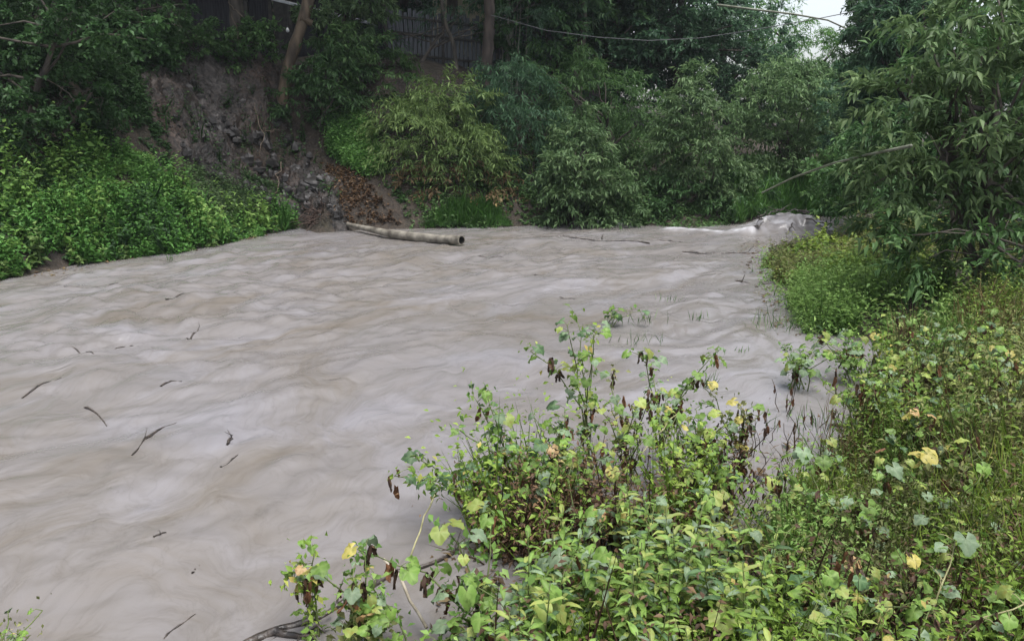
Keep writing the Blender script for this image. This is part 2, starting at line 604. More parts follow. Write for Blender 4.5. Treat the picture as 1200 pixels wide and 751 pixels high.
def water_h(x, y):
    s, t = flow_st(x, y)
    w1 = fbm(s * .22, t * .35, seed=21, octv=3)
    w2 = fbm(s * .22 + 9, t * .35 + 4, seed=22, octv=3)
    s2, t2 = s + 2.2 * w1, t + 1.5 * w2
    big = fbm(s2 * .42, t2 * .55, seed=23, octv=2)
    boil = np.abs(fbm(s2 * .66 + .8 * w2, t2 * .85, seed=24, octv=3)) ** .8
    small = np.abs(fbm(s2 * 1.55 + 2.6 * w2, t2 * 1.8 + 2.6 * w1, seed=25, octv=3)) ** .9
    fine = np.abs(fbm(s2 * 3.4 + 4 * w1, t2 * 3.8 + 4 * w2, seed=28, octv=2)) ** .95
    rough = .55 + .6 * sstep(-.2, .35, fbm(x * .17, y * .17, seed=27, octv=2))
    rough = rough * (1 - .35 * sstep(10, 20, y))
    return big * .12 + (boil * .12 + small * .14 + fine * .055) * rough - .06, w1, w2, boil, small


HEAP = at_z(918, 270)
wx, wy = graded(-80, 60, -14, 11, .062), graded(-45, 50, 2.5, 26.5, .062)
X, Y = np.meshgrid(wx, wy)
x, y = X.ravel(), Y.ravel()
h, w1, w2, boil, small = water_h(x, y)
dist, _far = bank_dist(x, y)
calm = sstep(-.2, 1.6, -dist)
near_calm = 1 - .75 * sstep(2.5, -.5, np.hypot((x - 2.2) / 2.6, (y - 7.2) / 2.6))
pipe_a, pipe_b = at_z(410, 268), at_z(548, 286)
h = h * (.2 + .8 * calm) * near_calm * (1 - .7 * np.exp(-((x - (pipe_a[0] + pipe_b[0]) / 2) / 2.6) ** 4 - ((y - (pipe_a[1] + pipe_b[1]) / 2) / 1.6) ** 4))
# the wave that breaks at the head of the pool and the falls along the far edge
hx, hy = x - HEAP[0], y - HEAP[1]
heap = np.exp(-((hx / 1.25) ** 2 + (hy / .9) ** 2) ** 1.5)
h = h + heap * (.40 + .30 * fbm(x * 2.4, y * 2.4, seed=31, octv=5))
F1, F2, F3 = at_z(720, 262), at_z(810, 270), at_z(880, 274)


def strip(a, b, w):
    ab = (b - a)[:2]
    t = np.clip(((x - a[0]) * ab[0] + (y - a[1]) * ab[1]) / (ab @ ab), 0, 1)
    d = np.hypot(x - a[0] - t * ab[0], y - a[1] - t * ab[1])
    return np.exp(-(d / w) ** 2)


L0 = at_z(690, 260)
fall = strip(L0, at_z(738, 264), .28) + .75 * strip(at_z(785, 268), F3, .20)
h = h + .10 * np.clip(fall, 0, 1) * (1 + .6 * fbm(x * 1.6, y * 1.6, seed=33))
foam = np.clip(fall * (.62 + 1.3 * fbm(x * 3.5, y * 3.5, seed=34)), 0, 1)
foam = np.maximum(foam, heap * .5 * sstep(-.2, .35, fbm(x * 4, y * 4, seed=35)))
S_, T_ = flow_st(x, y)
H2 = h.reshape(len(wy), len(wx))
for ax in (0, 1):
    H2 = np.apply_along_axis(lambda v: np.convolve(np.pad(v, 1, mode='edge'), (.22, .56, .22), mode='valid'), ax, H2)
Z = np.where(dist > 1.2, -.25, H2.ravel())
wm, nt, bs = new_mat('muddy_water')
tc = node(nt, 'ShaderNodeTexCoord')
mp = node(nt, 'ShaderNodeMapping')
fs_ = node(nt, 'ShaderNodeAttribute', attribute_name='along')
ft_ = node(nt, 'ShaderNodeAttribute', attribute_name='across')
fc_ = node(nt, 'ShaderNodeCombineXYZ')
nt.links.new(fs_.outputs['Fac'], fc_.inputs[0])
nt.links.new(ft_.outputs['Fac'], fc_.inputs[1])
mp.inputs['Scale'].default_value = (.72, 1.05, 1)
nt.links.new(fc_.outputs[0], mp.inputs[0])
wz = node(nt, 'ShaderNodeTexNoise')
wz.inputs['Scale'].default_value = .5
wz.inputs['Detail'].default_value = 3
nt.links.new(mp.outputs[0], wz.inputs['Vector'])
sc = node(nt, 'ShaderNodeVectorMath', operation='SCALE')
sc.inputs['Scale'].default_value = 2.6
nt.links.new(wz.outputs['Color'], sc.inputs[0])
ad = node(nt, 'ShaderNodeVectorMath', operation='ADD')
nt.links.new(mp.outputs[0], ad.inputs[0])
nt.links.new(sc.outputs[0], ad.inputs[1])
c1 = node(nt, 'ShaderNodeTexNoise')
c1.inputs['Scale'].default_value = .55
c1.inputs['Detail'].default_value = 6
c1.inputs['Roughness'].default_value = .55
c1.inputs['Distortion'].default_value = 1.2
nt.links.new(ad.outputs[0], c1.inputs['Vector'])
cr = ramp(nt, [(.30, (.140, .123, .106)), (.43, (.160, .147, .139)), (.55, (.175, .164, .163)), (.70, (.198, .190, .200))], c1.outputs['Fac'])
# thin dark threads of silt drawn out between the boils
c3 = node(nt, 'ShaderNodeTexNoise')
c3.inputs['Scale'].default_value = 1.5
c3.inputs['Detail'].default_value = 4
c3.inputs['Roughness'].default_value = .6
c3.inputs['Distortion'].default_value = 2.2
nt.links.new(ad.outputs[0], c3.inputs['Vector'])
sb = node(nt, 'ShaderNodeMath', operation='SUBTRACT')
sb.inputs[1].default_value = .5
ab_ = node(nt, 'ShaderNodeMath', operation='ABSOLUTE')
nt.links.new(c3.outputs['Fac'], sb.inputs[0])
nt.links.new(sb.outputs[0], ab_.inputs[0])
th_ = ramp(nt, [(.0, (.9, .895, .89)), (.01, (.96, .955, .95)), (.05, (1, 1, 1)), (.2, (1.04, 1.04, 1.045))], ab_.outputs[0])
tm = node(nt, 'ShaderNodeMix', data_type='RGBA', blend_type='MULTIPLY')
tm.inputs[0].default_value = 1
nt.links.new(cr.outputs[0], tm.inputs[6])
nt.links.new(th_.outputs[0], tm.inputs[7])
fa = node(nt, 'ShaderNodeAttribute', attribute_name='foam')
fm = node(nt, 'ShaderNodeMix', data_type='RGBA')
nt.links.new(fa.outputs['Fac'], fm.inputs[0])
nt.links.new(tm.outputs[2], fm.inputs[6])
fm.inputs[7].default_value = (.5, .5, .53, 1)
nt.links.new(fm.outputs[2], bs.inputs['Base Color'])
bs.inputs['IOR'].default_value = 1.33
bs.inputs['Roughness'].default_value = .2
bs.inputs['Specular IOR Level'].default_value = .5
c2 = node(nt, 'ShaderNodeTexNoise')
c2.noise_type = 'RIDGED_MULTIFRACTAL'
c2.inputs['Scale'].default_value = 1.9
c2.inputs['Detail'].default_value = 5
c2.inputs['Roughness'].default_value = .55
c2.inputs['Distortion'].default_value = .9
nt.links.new(ad.outputs[0], c2.inputs['Vector'])
bp = node(nt, 'ShaderNodeBump')
bp.invert = True
bp.inputs['Strength'].default_value = .5
bp.inputs['Distance'].default_value = .06
nt.links.new(c2.outputs['Fac'], bp.inputs['Height'])
c4 = node(nt, 'ShaderNodeTexNoise')
c4.noise_type = 'RIDGED_MULTIFRACTAL'
c4.inputs['Scale'].default_value = 6.5
c4.inputs['Detail'].default_value = 3
c4.inputs['Distortion'].default_value = .7
nt.links.new(ad.outputs[0], c4.inputs['Vector'])
bp3 = node(nt, 'ShaderNodeBump')
bp3.invert = True
bp3.inputs['Strength'].default_value = .3
bp3.inputs['Distance'].default_value = .02
nt.links.new(c4.outputs['Fac'], bp3.inputs['Height'])
nt.links.new(bp3.outputs[0], bp.inputs['Normal'])
bp2 = node(nt, 'ShaderNodeBump')
bp2.inputs['Strength'].default_value = .3
bp2.inputs['Distance'].default_value = .12
nt.links.new(c1.outputs['Fac'], bp2.inputs['Height'])
nt.links.new(bp.outputs[0], bp2.inputs['Normal'])
nt.links.new(bp2.outputs[0], bs.inputs['Normal'])
w = link('river_water', mesh_np('river_water', np.stack([x, y, Z], 1), grid_faces(len(wx), len(wy)), wm, attrs={'foam': foam, 'along': S_, 'across': T_}))
tag(w, kind='structure')

# ------------------------------------------------------------------ the slipped face of the far bank
SCAR_PX = [(150, 92), (210, 80), (290, 62), (318, 80), (330, 120), (352, 170), (385, 215), (405, 250), (400, 266), (356, 262), (315, 225), (265, 215), (215, 180), (172, 130)]
SCAR = [tuple(hit(*p)[:2]) for p in SCAR_PX]
sx = np.arange(min(p[0] for p in SCAR) - .8, max(p[0] for p in SCAR) + .8, .055)
sy = np.arange(min(p[1] for p in SCAR) - .6, max(p[1] for p in SCAR) + .8, .055)
X, Y = np.meshgrid(sx, sy)
x, y = X.ravel(), Y.ravel()
ins = in_poly(x, y, SCAR)
de = np.full(x.shape, 1e9)
for i in range(len(SCAR)):
    a, b = np.array(SCAR[i]), np.array(SCAR[(i + 1) % len(SCAR)])
    ab = b - a
    t = np.clip(((x - a[0]) * ab[0] + (y - a[1]) * ab[1]) / (ab @ ab), 0, 1)
    de = np.minimum(de, np.hypot(x - a[0] - t * ab[0], y - a[1] - t * ab[1]))
sd = np.where(ins, de, -de) + .35 * fbm(x * 1.2, y * 1.2, seed=41)
z0 = ground_h(x, y)
lum = np.abs(fbm(x * .8, y * .8, z0 * .8, seed=42, octv=5, gain=.55))
blk = np.floor(6 * noise(x * .9 + z0 * .4, y * .5, z0 * 1.6, seed=43)) / 6
z = z0 + np.where(sd > 0, .16 + .75 * lum * sstep(0, .8, sd) * (.25 + .75 * sstep(.6, 1.6, z0)) + .36 * np.maximum(blk, -.35) * sstep(0, .6, sd), .16 + 1.5 * sd)
z += (.30 * fbm(x * 1.5, y * 1.5, z0 * 2.6, seed=44, octv=5, gain=.62) + .10 * np.floor(5 * noise(x * 1.6, y * .8, z0 * 3, seed=47)) / 5 + .10 * noise(x * 9, y * 9, z0 * 10, seed=46)) * sstep(0, .3, sd)
gul = np.exp(-((x - hit(328, 190)[0]) / .4) ** 2) * sstep(0, .5, sd)
z -= .6 * gul
x = x + .25 * fbm(x * 1.3, y * 1.3, z0 * 1.3, seed=45) * sstep(0, .6, sd)
y = y - .3 * lum * sstep(0, .6, sd)
pxs, pys = project(x, y, z)
red = np.exp(-(((pxs - 318) / 38) ** 2 + ((pys - 175) / 55) ** 2)) + .6 * np.exp(-(((pxs - 305) / 28) ** 2 + ((pys - 85) / 22) ** 2)) + .7 * np.exp(-(((pxs - 190) / 34) ** 2 + ((pys - 150) / 60) ** 2))
em, nt, bs = new_mat('slip_face')
tc = node(nt, 'ShaderNodeTexCoord')
n1 = node(nt, 'ShaderNodeTexNoise')
n1.inputs['Scale'].default_value = 1.1
n1.inputs['Detail'].default_value = 8
n2 = node(nt, 'ShaderNodeTexNoise')
n2.inputs['Scale'].default_value = 11
n2.inputs['Detail'].default_value = 7
nt.links.new(tc.outputs['Object'], n1.inputs['Vector'])
nt.links.new(tc.outputs['Object'], n2.inputs['Vector'])
rg = ramp(nt, [(.36, (.010, .0075, .006)), (.52, (.026, .020, .017)), (.68, (.070, .064, .062))], n1.outputs['Fac'])
rb = ramp(nt, [(.35, (.018, .009, .005)), (.65, (.066, .036, .022))], n1.outputs['Fac'])
at = node(nt, 'ShaderNodeAttribute', attribute_name='clay')
mm = node(nt, 'ShaderNodeMix', data_type='RGBA')
nt.links.new(at.outputs['Fac'], mm.inputs[0])
nt.links.new(rg.outputs[0], mm.inputs[6])
nt.links.new(rb.outputs[0], mm.inputs[7])
r2 = ramp(nt, [(.36, (.3, .28, .27)), (.64, (1.5, 1.5, 1.5))], n2.outputs['Fac'])
m2 = node(nt, 'ShaderNodeMix', data_type='RGBA', blend_type='MULTIPLY')
m2.inputs[0].default_value = 1
nt.links.new(mm.outputs[2], m2.inputs[6])
nt.links.new(r2.outputs[0], m2.inputs[7])
nt.links.new(m2.outputs[2], bs.inputs['Base Color'])
bs.inputs['Roughness'].default_value = .6
bp = node(nt, 'ShaderNodeBump')
bp.inputs['Strength'].default_value = .9
bp.inputs['Distance'].default_value = .08
nt.links.new(n2.outputs['Fac'], bp.inputs['Height'])
nt.links.new(bp.outputs[0], bs.inputs['Normal'])
e = link('eroded_bank', mesh_np('eroded_bank', np.stack([x, y, z], 1), grid_faces(len(sx), len(sy)), em, attrs={'clay': np.clip(red, 0, 1)}))
tag(e, kind='structure')


# ------------------------------------------------------------------ ground cover (nobody could count it)
def scatter(px_poly, n, area=None, seed=0, dmin=.0, far=None):
    """points on the land whose place falls inside a region seen in the photograph; even per square metre"""
    rng = np.random.default_rng(seed)
    hp = [hit(*p) for p in px_poly]
    xs, ys = [p[0] for p in hp], [p[1] for p in hp]
    area = area or (min(xs) - 1, max(xs) + 1, min(ys) - 1, max(ys) + 2)
    out = []
    tot = 0
    for _ in range(40):
        x = rng.uniform(area[0], area[1], 6000)
        y = rng.uniform(area[2], area[3], 6000)
        z = ground_h(x, y)
        px, py = project(x, y, np.maximum(z, 0))
        d, fr = bank_dist(x, y)
        k = in_poly(px, py, px_poly) & (d > dmin + .55 * fbm(x * .9, y * .9, seed=97, octv=3) * (dmin < 0))
        if far is not None:
            k &= fr == far
        out.append(np.stack([x[k], y[k], z[k]], 1))
        tot += k.sum()
        if tot >= n:
            break
    out = np.concatenate(out)[:n]
    return out


def cover(name, label, pts, mat, style, per, hgt, L, wr, seed, up=.8, clump=1.0, tall=.35, simple=False, gap=None):
    """low herbs: from every point a thin sprout with leaves all the way up it (style grass: upright blades)"""
    rng = np.random.default_rng(seed)
    if gap is not None:
        pts = pts[fbm(pts[:, 0] * 1.4 * clump, pts[:, 1] * 1.4 * clump, seed=seed + 8, octv=3) + rng.normal(0, .08, len(pts)) > gap]
    n = len(pts)
    mound = hgt * np.clip(.6 + 1.35 * fbm(pts[:, 0] * .8 * clump, pts[:, 1] * .8 * clump, seed=seed, octv=3), .15, 1.3) * np.minimum(np.exp(rng.normal(0, tall, n)), 1.5)
    K = np.clip(.5 + .8 * fbm(pts[:, 0] * .5, pts[:, 1] * .5, seed=seed + 3, octv=2) + rng.normal(0, .22, n), 0, 1)
    lean = np.stack([rng.normal(0, .28, n), rng.normal(0, .28, n) - .12, np.ones(n)], 1)
    R_ = lambda v: np.repeat(v, per, 0)
    N = n * per
    if style == 'grass':
        q = rng.random(N)
        P = R_(pts) + np.stack([rng.normal(0, .07, N), rng.normal(0, .07, N), R_(mound) * q * .45], 1)
        d = np.stack([rng.normal(0, .42, N), rng.normal(0, .42, N), .9 + .4 * rng.random(N)], 1)
        nr = rng.normal(0, .5, P.shape)
        Ls = L * (.45 + .8 * rng.random(N)) * np.clip(R_(mound) / hgt, .4, 1.4)
        V, F, T = leaves(P, d, nr, Ls, L * wr * (.6 + .6 * rng.random(N)), np.clip(.5 * R_(K) + .5 * rng.random(N), 0, 1), simple)
    else:
        q = (np.tile(np.arange(per), n) + rng.random(N)) / per
        q = .15 + .85 * q
        P = R_(pts) + R_(lean) * (R_(mound) * q)[:, None] + rng.normal(0, .02, (N, 3))
        th = rng.uniform(0, 6.283, N)
        d = np.stack([np.cos(th), np.sin(th), rng.normal(-.05, .38, N) + .35 * (q > .85)], 1)
        nr = rng.normal(0, .42, P.shape)
        nr[:, 2] += up
        Ls = L * (.55 + .8 * rng.random(N)) * (1.1 - .5 * q)
        V, F, T = leaves(P, d, nr, Ls, Ls * wr * (.8 + .5 * rng.random(N)), np.clip(.45 * R_(K) + .35 * rng.random(N) + .2 * q, 0, 1), simple)
        side = rng.normal(0, 1, pts.shape)
        V2, F2, T2 = leaves(pts - (0, 0, .05), lean, side, mound * .9, np.full(n, .010), K * .5, simple)
        F = np.concatenate([F, F2 + len(V)])
        V, T = np.concatenate([V, V2]), np.concatenate([T, T2])
    o = link(name, mesh_np(name, V, F, mat, attrs={'tint': T}))
    return tag(o, label, 'vegetation', None, 'stuff')


LEFT = [(-60, 245), (0, 212), (70, 192), (120, 172), (165, 182), (200, 214), (225, 246), (300, 256), (352, 263), (346, 268), (220, 296), (0, 334), (-60, 350)]
cover('undergrowth', 'bright green leafy herbs covering the foot of the left bank', scatter(LEFT, 4300, seed=1, far=True, dmin=-.2), M['leaf_fresh'], 'herb', 9, .62, .14, .5, 51, tall=.45, simple=True, gap=-.09)
cover('undergrowth', 'taller broad leaved herbs standing through the green growth on the left bank', scatter(LEFT, 420, seed=31, far=True, dmin=-.05), M['leaf_herb'], 'herb', 16, .85, .2, .45, 71, tall=.4, simple=True)
cover('undergrowth', 'thin creeping plants and litter on the mud beside the root tangle', scatter([(375, 190), (420, 200), (470, 262), (400, 266)], 420, seed=32, far=True), M['leaf_brown'], 'herb', 6, .1, .12, .5, 72, simple=True)
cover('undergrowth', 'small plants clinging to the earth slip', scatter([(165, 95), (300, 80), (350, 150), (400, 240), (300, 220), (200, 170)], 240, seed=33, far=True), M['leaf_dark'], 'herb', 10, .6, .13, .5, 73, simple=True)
cover('undergrowth', 'small pale ground plants creeping over the foot of the earth slip', scatter([(215, 195), (300, 205), (356, 235), (356, 266), (225, 266)], 1000, seed=2, far=True), M['leaf_grey'], 'herb', 6, .28, .12, .5, 52, simple=True)
UPPER = [(-60, 40), (160, 30), (230, 50), (205, 90), (160, 100), (175, 150), (0, 200), (-60, 245)]
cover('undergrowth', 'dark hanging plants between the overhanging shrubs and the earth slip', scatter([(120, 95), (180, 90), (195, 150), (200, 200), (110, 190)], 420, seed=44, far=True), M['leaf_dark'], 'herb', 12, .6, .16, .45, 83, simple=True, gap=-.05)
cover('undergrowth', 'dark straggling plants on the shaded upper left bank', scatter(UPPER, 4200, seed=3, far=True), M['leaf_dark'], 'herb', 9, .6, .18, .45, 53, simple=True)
FARB = [(372, 120), (470, 110), (600, 120), (870, 170), (880, 266), (480, 268), (465, 235), (430, 195), (400, 170), (350, 140)]
cover('undergrowth', 'tangled low plants under the shrubs on the far bank', scatter(FARB, 5000, area=(-8, 8, 22, 32), seed=4, far=True, dmin=-.1), M['leaf_mid'], 'herb', 7, .5, .15, .45, 54, simple=True)
cover('grass_tuft', 'vivid green grass tuft at the far waterline by the pipe', scatter([(505, 250), (590, 250), (600, 268), (495, 269)], 420, seed=5, far=True), M['leaf_fresh'], 'grass', 9, .35, .38, .05, 55, simple=True)
cover('undergrowth', 'fresh green patch of low herbs beside the earth slip', scatter([(385, 135), (430, 140), (455, 200), (430, 212), (385, 185)], 1100, seed=6, far=True), M['leaf_fresh'], 'herb', 8, .5, .14, .4, 56, simple=True)
cover('undergrowth', 'green reedy growth on the bank at the head of the river', scatter([(850, 205), (960, 200), (1010, 215), (1010, 262), (860, 262)], 2600, area=(6, 16, 23, 34), seed=7, dmin=-.1), M['leaf_fresh'], 'grass', 9, .7, .5, .05, 57, simple=True)
RB1 = [(918, 338), (1010, 312), (1110, 330), (1160, 365), (1120, 440), (1055, 418), (1015, 398), (940, 392)]
cover('undergrowth', 'low fresh green weeds carpeting the right bank', scatter(RB1, 4600, seed=8, far=False, dmin=-.25), M['leaf_herb'], 'herb', 11, .40, .09, .34, 58, gap=-.2)
RB2 = [(888, 300), (965, 284), (1100, 255), (1260, 290), (1260, 372), (1100, 335), (1010, 318), (908, 340)]
cover('undergrowth', 'yellowish matted weeds along the upper right bank', scatter(RB2, 4600, seed=9, far=False, dmin=-.25), M['leaf_tangle'], 'herb', 10, .55, .12, .34, 59, tall=.5, gap=-.15)
RB3 = [(1050, 405), (1110, 430), (1150, 360), (1300, 335), (1300, 620), (1000, 570), (980, 540), (1035, 480)]
cover('undergrowth', 'mixed green and dry weeds on the right bank slope', scatter(RB3, 4600, seed=10, far=False), M['leaf_weed'], 'herb', 9, .6, .09, .3, 60, tall=.5, gap=-.15)
cover('undergrowth', 'faded brownish weeds tangled through the right bank slope', scatter(RB3, 3800, seed=15, far=False), M['leaf_tangle'], 'herb', 8, .65, .075, .3, 64, tall=.4, gap=-.12)
cover('grass', 'dry brown stalks among the weeds on the right bank', scatter(RB3, 2600, seed=12, far=False), M['leaf_dry'], 'grass', 4, .7, .36, .022, 61)
FG = [(590, 790), (660, 690), (790, 640), (880, 625), (940, 560), (1300, 545), (1300, 1100), (560, 1100)]
cover('undergrowth', 'thick green weeds underfoot along the near bank', scatter(FG, 2400, area=(-1, 6, 1.6, 8), seed=13, far=False), M['leaf_weed'], 'herb', 12, .46, .07, .36, 62, tall=.4, gap=-.1)
cover('undergrowth', 'faded weeds mixed through the thicket of the near bank', scatter([(880, 625), (960, 545), (1300, 545), (1300, 760), (900, 720)], 1600, area=(-1, 6, 1.6, 8), seed=16, far=False), M['leaf_tangle'], 'herb', 9, .5, .06, .3, 65, tall=.35)
FGR = [(890, 640), (960, 545), (1300, 545), (1300, 1000), (980, 900), (900, 740)]
cover('undergrowth', 'small bright green leaves low among the stalks of the near right bank', scatter(FGR, 1500, area=(.5, 6, 1.6, 8), seed=40, far=False), M['leaf_herb'], 'herb', 11, .5, .05, .3, 80, tall=.4, gap=-.1)
cover('grass', 'brown dead stalks standing through the near right bank', scatter(FGR, 700, area=(.5, 6, 1.6, 8), seed=41, far=False), M['leaf_dry'], 'grass', 4, .7, .34, .014, 81)
cover('undergrowth', 'brown withered leaves hanging through the weeds of the near bank', scatter(FG, 800, area=(-1, 6, 1.6, 8), seed=42, far=False), M['leaf_brown'], 'herb', 9, .62, .06, .45, 82, tall=.4, gap=-.05)
cover('grass', 'fine green grass blades rising through the weeds of the near bank', scatter(FG, 2600, area=(-1, 6, 1.6, 8), seed=14, far=False), M['leaf_weed'], 'grass', 4, .5, .30, .016, 63)
EDGE = [(885, 305), (960, 290), (1000, 320), (1010, 400), (960, 400), (915, 370), (880, 320)]
cover('undergrowth', 'half drowned weed tips along the shallow edge of the right bank', scatter(EDGE, 260, seed=34, dmin=-.9), M['leaf_herb'], 'herb', 9, .38, .09, .33, 74, tall=.5)
cover('undergrowth', 'broad leaved yellowing weeds along the edge of the upper right bank', scatter([(900, 305), (970, 284), (1080, 275), (1110, 330), (1010, 335), (915, 335)], 330, seed=35, far=False, dmin=-.2), M['leaf_weed'], 'herb', 16, .5, .15, .6, 75, tall=.4)
cover('undergrowth', 'shaggy green weeds rising out of the low carpet on the right bank', scatter(RB1, 380, seed=36, far=False, dmin=-.2), M['leaf_herb'], 'herb', 16, .75, .12, .4, 76, tall=.4)
cover('undergrowth', 'pale leaved creepers trailing through the green growth to the left waterline', scatter(LEFT, 500, seed=37, far=True, dmin=-.3), M['leaf_olive'], 'herb', 12, .5, .17, .6, 77, tall=.5, simple=True, gap=.0)
cover('undergrowth', 'dark coarse leaved clumps among the bright herbs of the left bank', scatter(LEFT, 500, seed=38, far=True, dmin=-.1), M['leaf_dark'], 'herb', 14, .8, .2, .5, 78, tall=.4, simple=True, gap=-.02)
cover('grass', 'tall thin green grass through the weeds of the right bank slope', scatter(RB3, 1000, seed=39, far=False), M['leaf_herb'], 'grass', 4, .6, .32, .018, 79)
WET = [(560, 640), (575, 560), (640, 520), (700, 500), (800, 510), (850, 560), (840, 610), (790, 645), (700, 655), (640, 690)]
cover('undergrowth', 'tangle of drowned weeds standing in the edge of the flood', scatter(WET, 1500, area=(-1, 3, 4, 8), seed=17, dmin=-3), M['leaf_brown'], 'herb', 10, .9, .065, .35, 66, tall=.3)
cover('undergrowth', 'green weeds growing out of the flooded edge of the near bank', scatter(WET, 1000, area=(-1, 3, 4, 8), seed=18, dmin=-3), M['leaf_weed'], 'herb', 11, .95, .08, .45, 67, tall=.3, gap=-.1)


# ------------------------------------------------------------------ trees and shrubs
def tree(name, label, cat, Ypos, lobes_px, style, dens, mat, bark, base_px=None, trunk_r=.09, seed=0, depth=.8, stems=1, group=None, lscale=1.0, limbs=9, extra=None):
    """a tree standing on the land at depth Ypos: its trunk, limbs and a crown of leafy sprays filling the given lobes"""
    rng = np.random.default_rng(seed + 1000)
    lob = []
    for (px, py, rx, ry) in lobes_px:
        c = at_y(px, py, Ypos)
        k = (Ypos * CP - (c[2] - CAM_H) * SP) / FPX
        r = np.array([rx * k, (rx * .6 + ry * .4) * k * depth, ry * k])
        c[1] += rng.uniform(-.4, .4) * r[1]
        lob.append((c, r))
    if base_px is None:
        base_px = float(np.mean([l[0][0] for l in lob]))
        bx = base_px
    else:
        bx = at_y(base_px, 250, Ypos)[0]
    base = np.array([bx, Ypos, 0])
    base[2] = max(float(ground_h(np.array([bx]), np.array([Ypos]))[0]), -.25) - .05
    root = thing(name, label, cat, base, group)
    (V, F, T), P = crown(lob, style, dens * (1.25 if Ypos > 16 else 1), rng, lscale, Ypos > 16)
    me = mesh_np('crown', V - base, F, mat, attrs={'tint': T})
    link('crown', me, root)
    tb = Tubes()
    cen = np.mean([l[0] for l in lob], axis=0)
    for s in range(stems):
        b0 = base + np.array([rng.normal(0, .18 * (stems > 1)), rng.normal(0, .18 * (stems > 1)), 0])
        top = cen + rng.normal(0, .25, 3) * (1 + stems * .5)
        top[2] = max(top[2], base[2] + .5)
        tp = wiggle(b0, top, 7, .09 * np.linalg.norm(top - b0) / 3, rng)
        tb.add(tp - base, np.linspace(trunk_r, trunk_r * .45, 7), 7)
        pick = rng.choice(len(P), min(len(P), limbs), replace=False)
        for k in pick:
            st = tp[rng.integers(2, 7)]
            tb.add(wiggle(st, P[k], 5, .08, rng, -.1) - base, np.linspace(trunk_r * .4, trunk_r * .1, 5), 5)
    link('trunk', tb.mesh('trunk', bark), root)
    return root


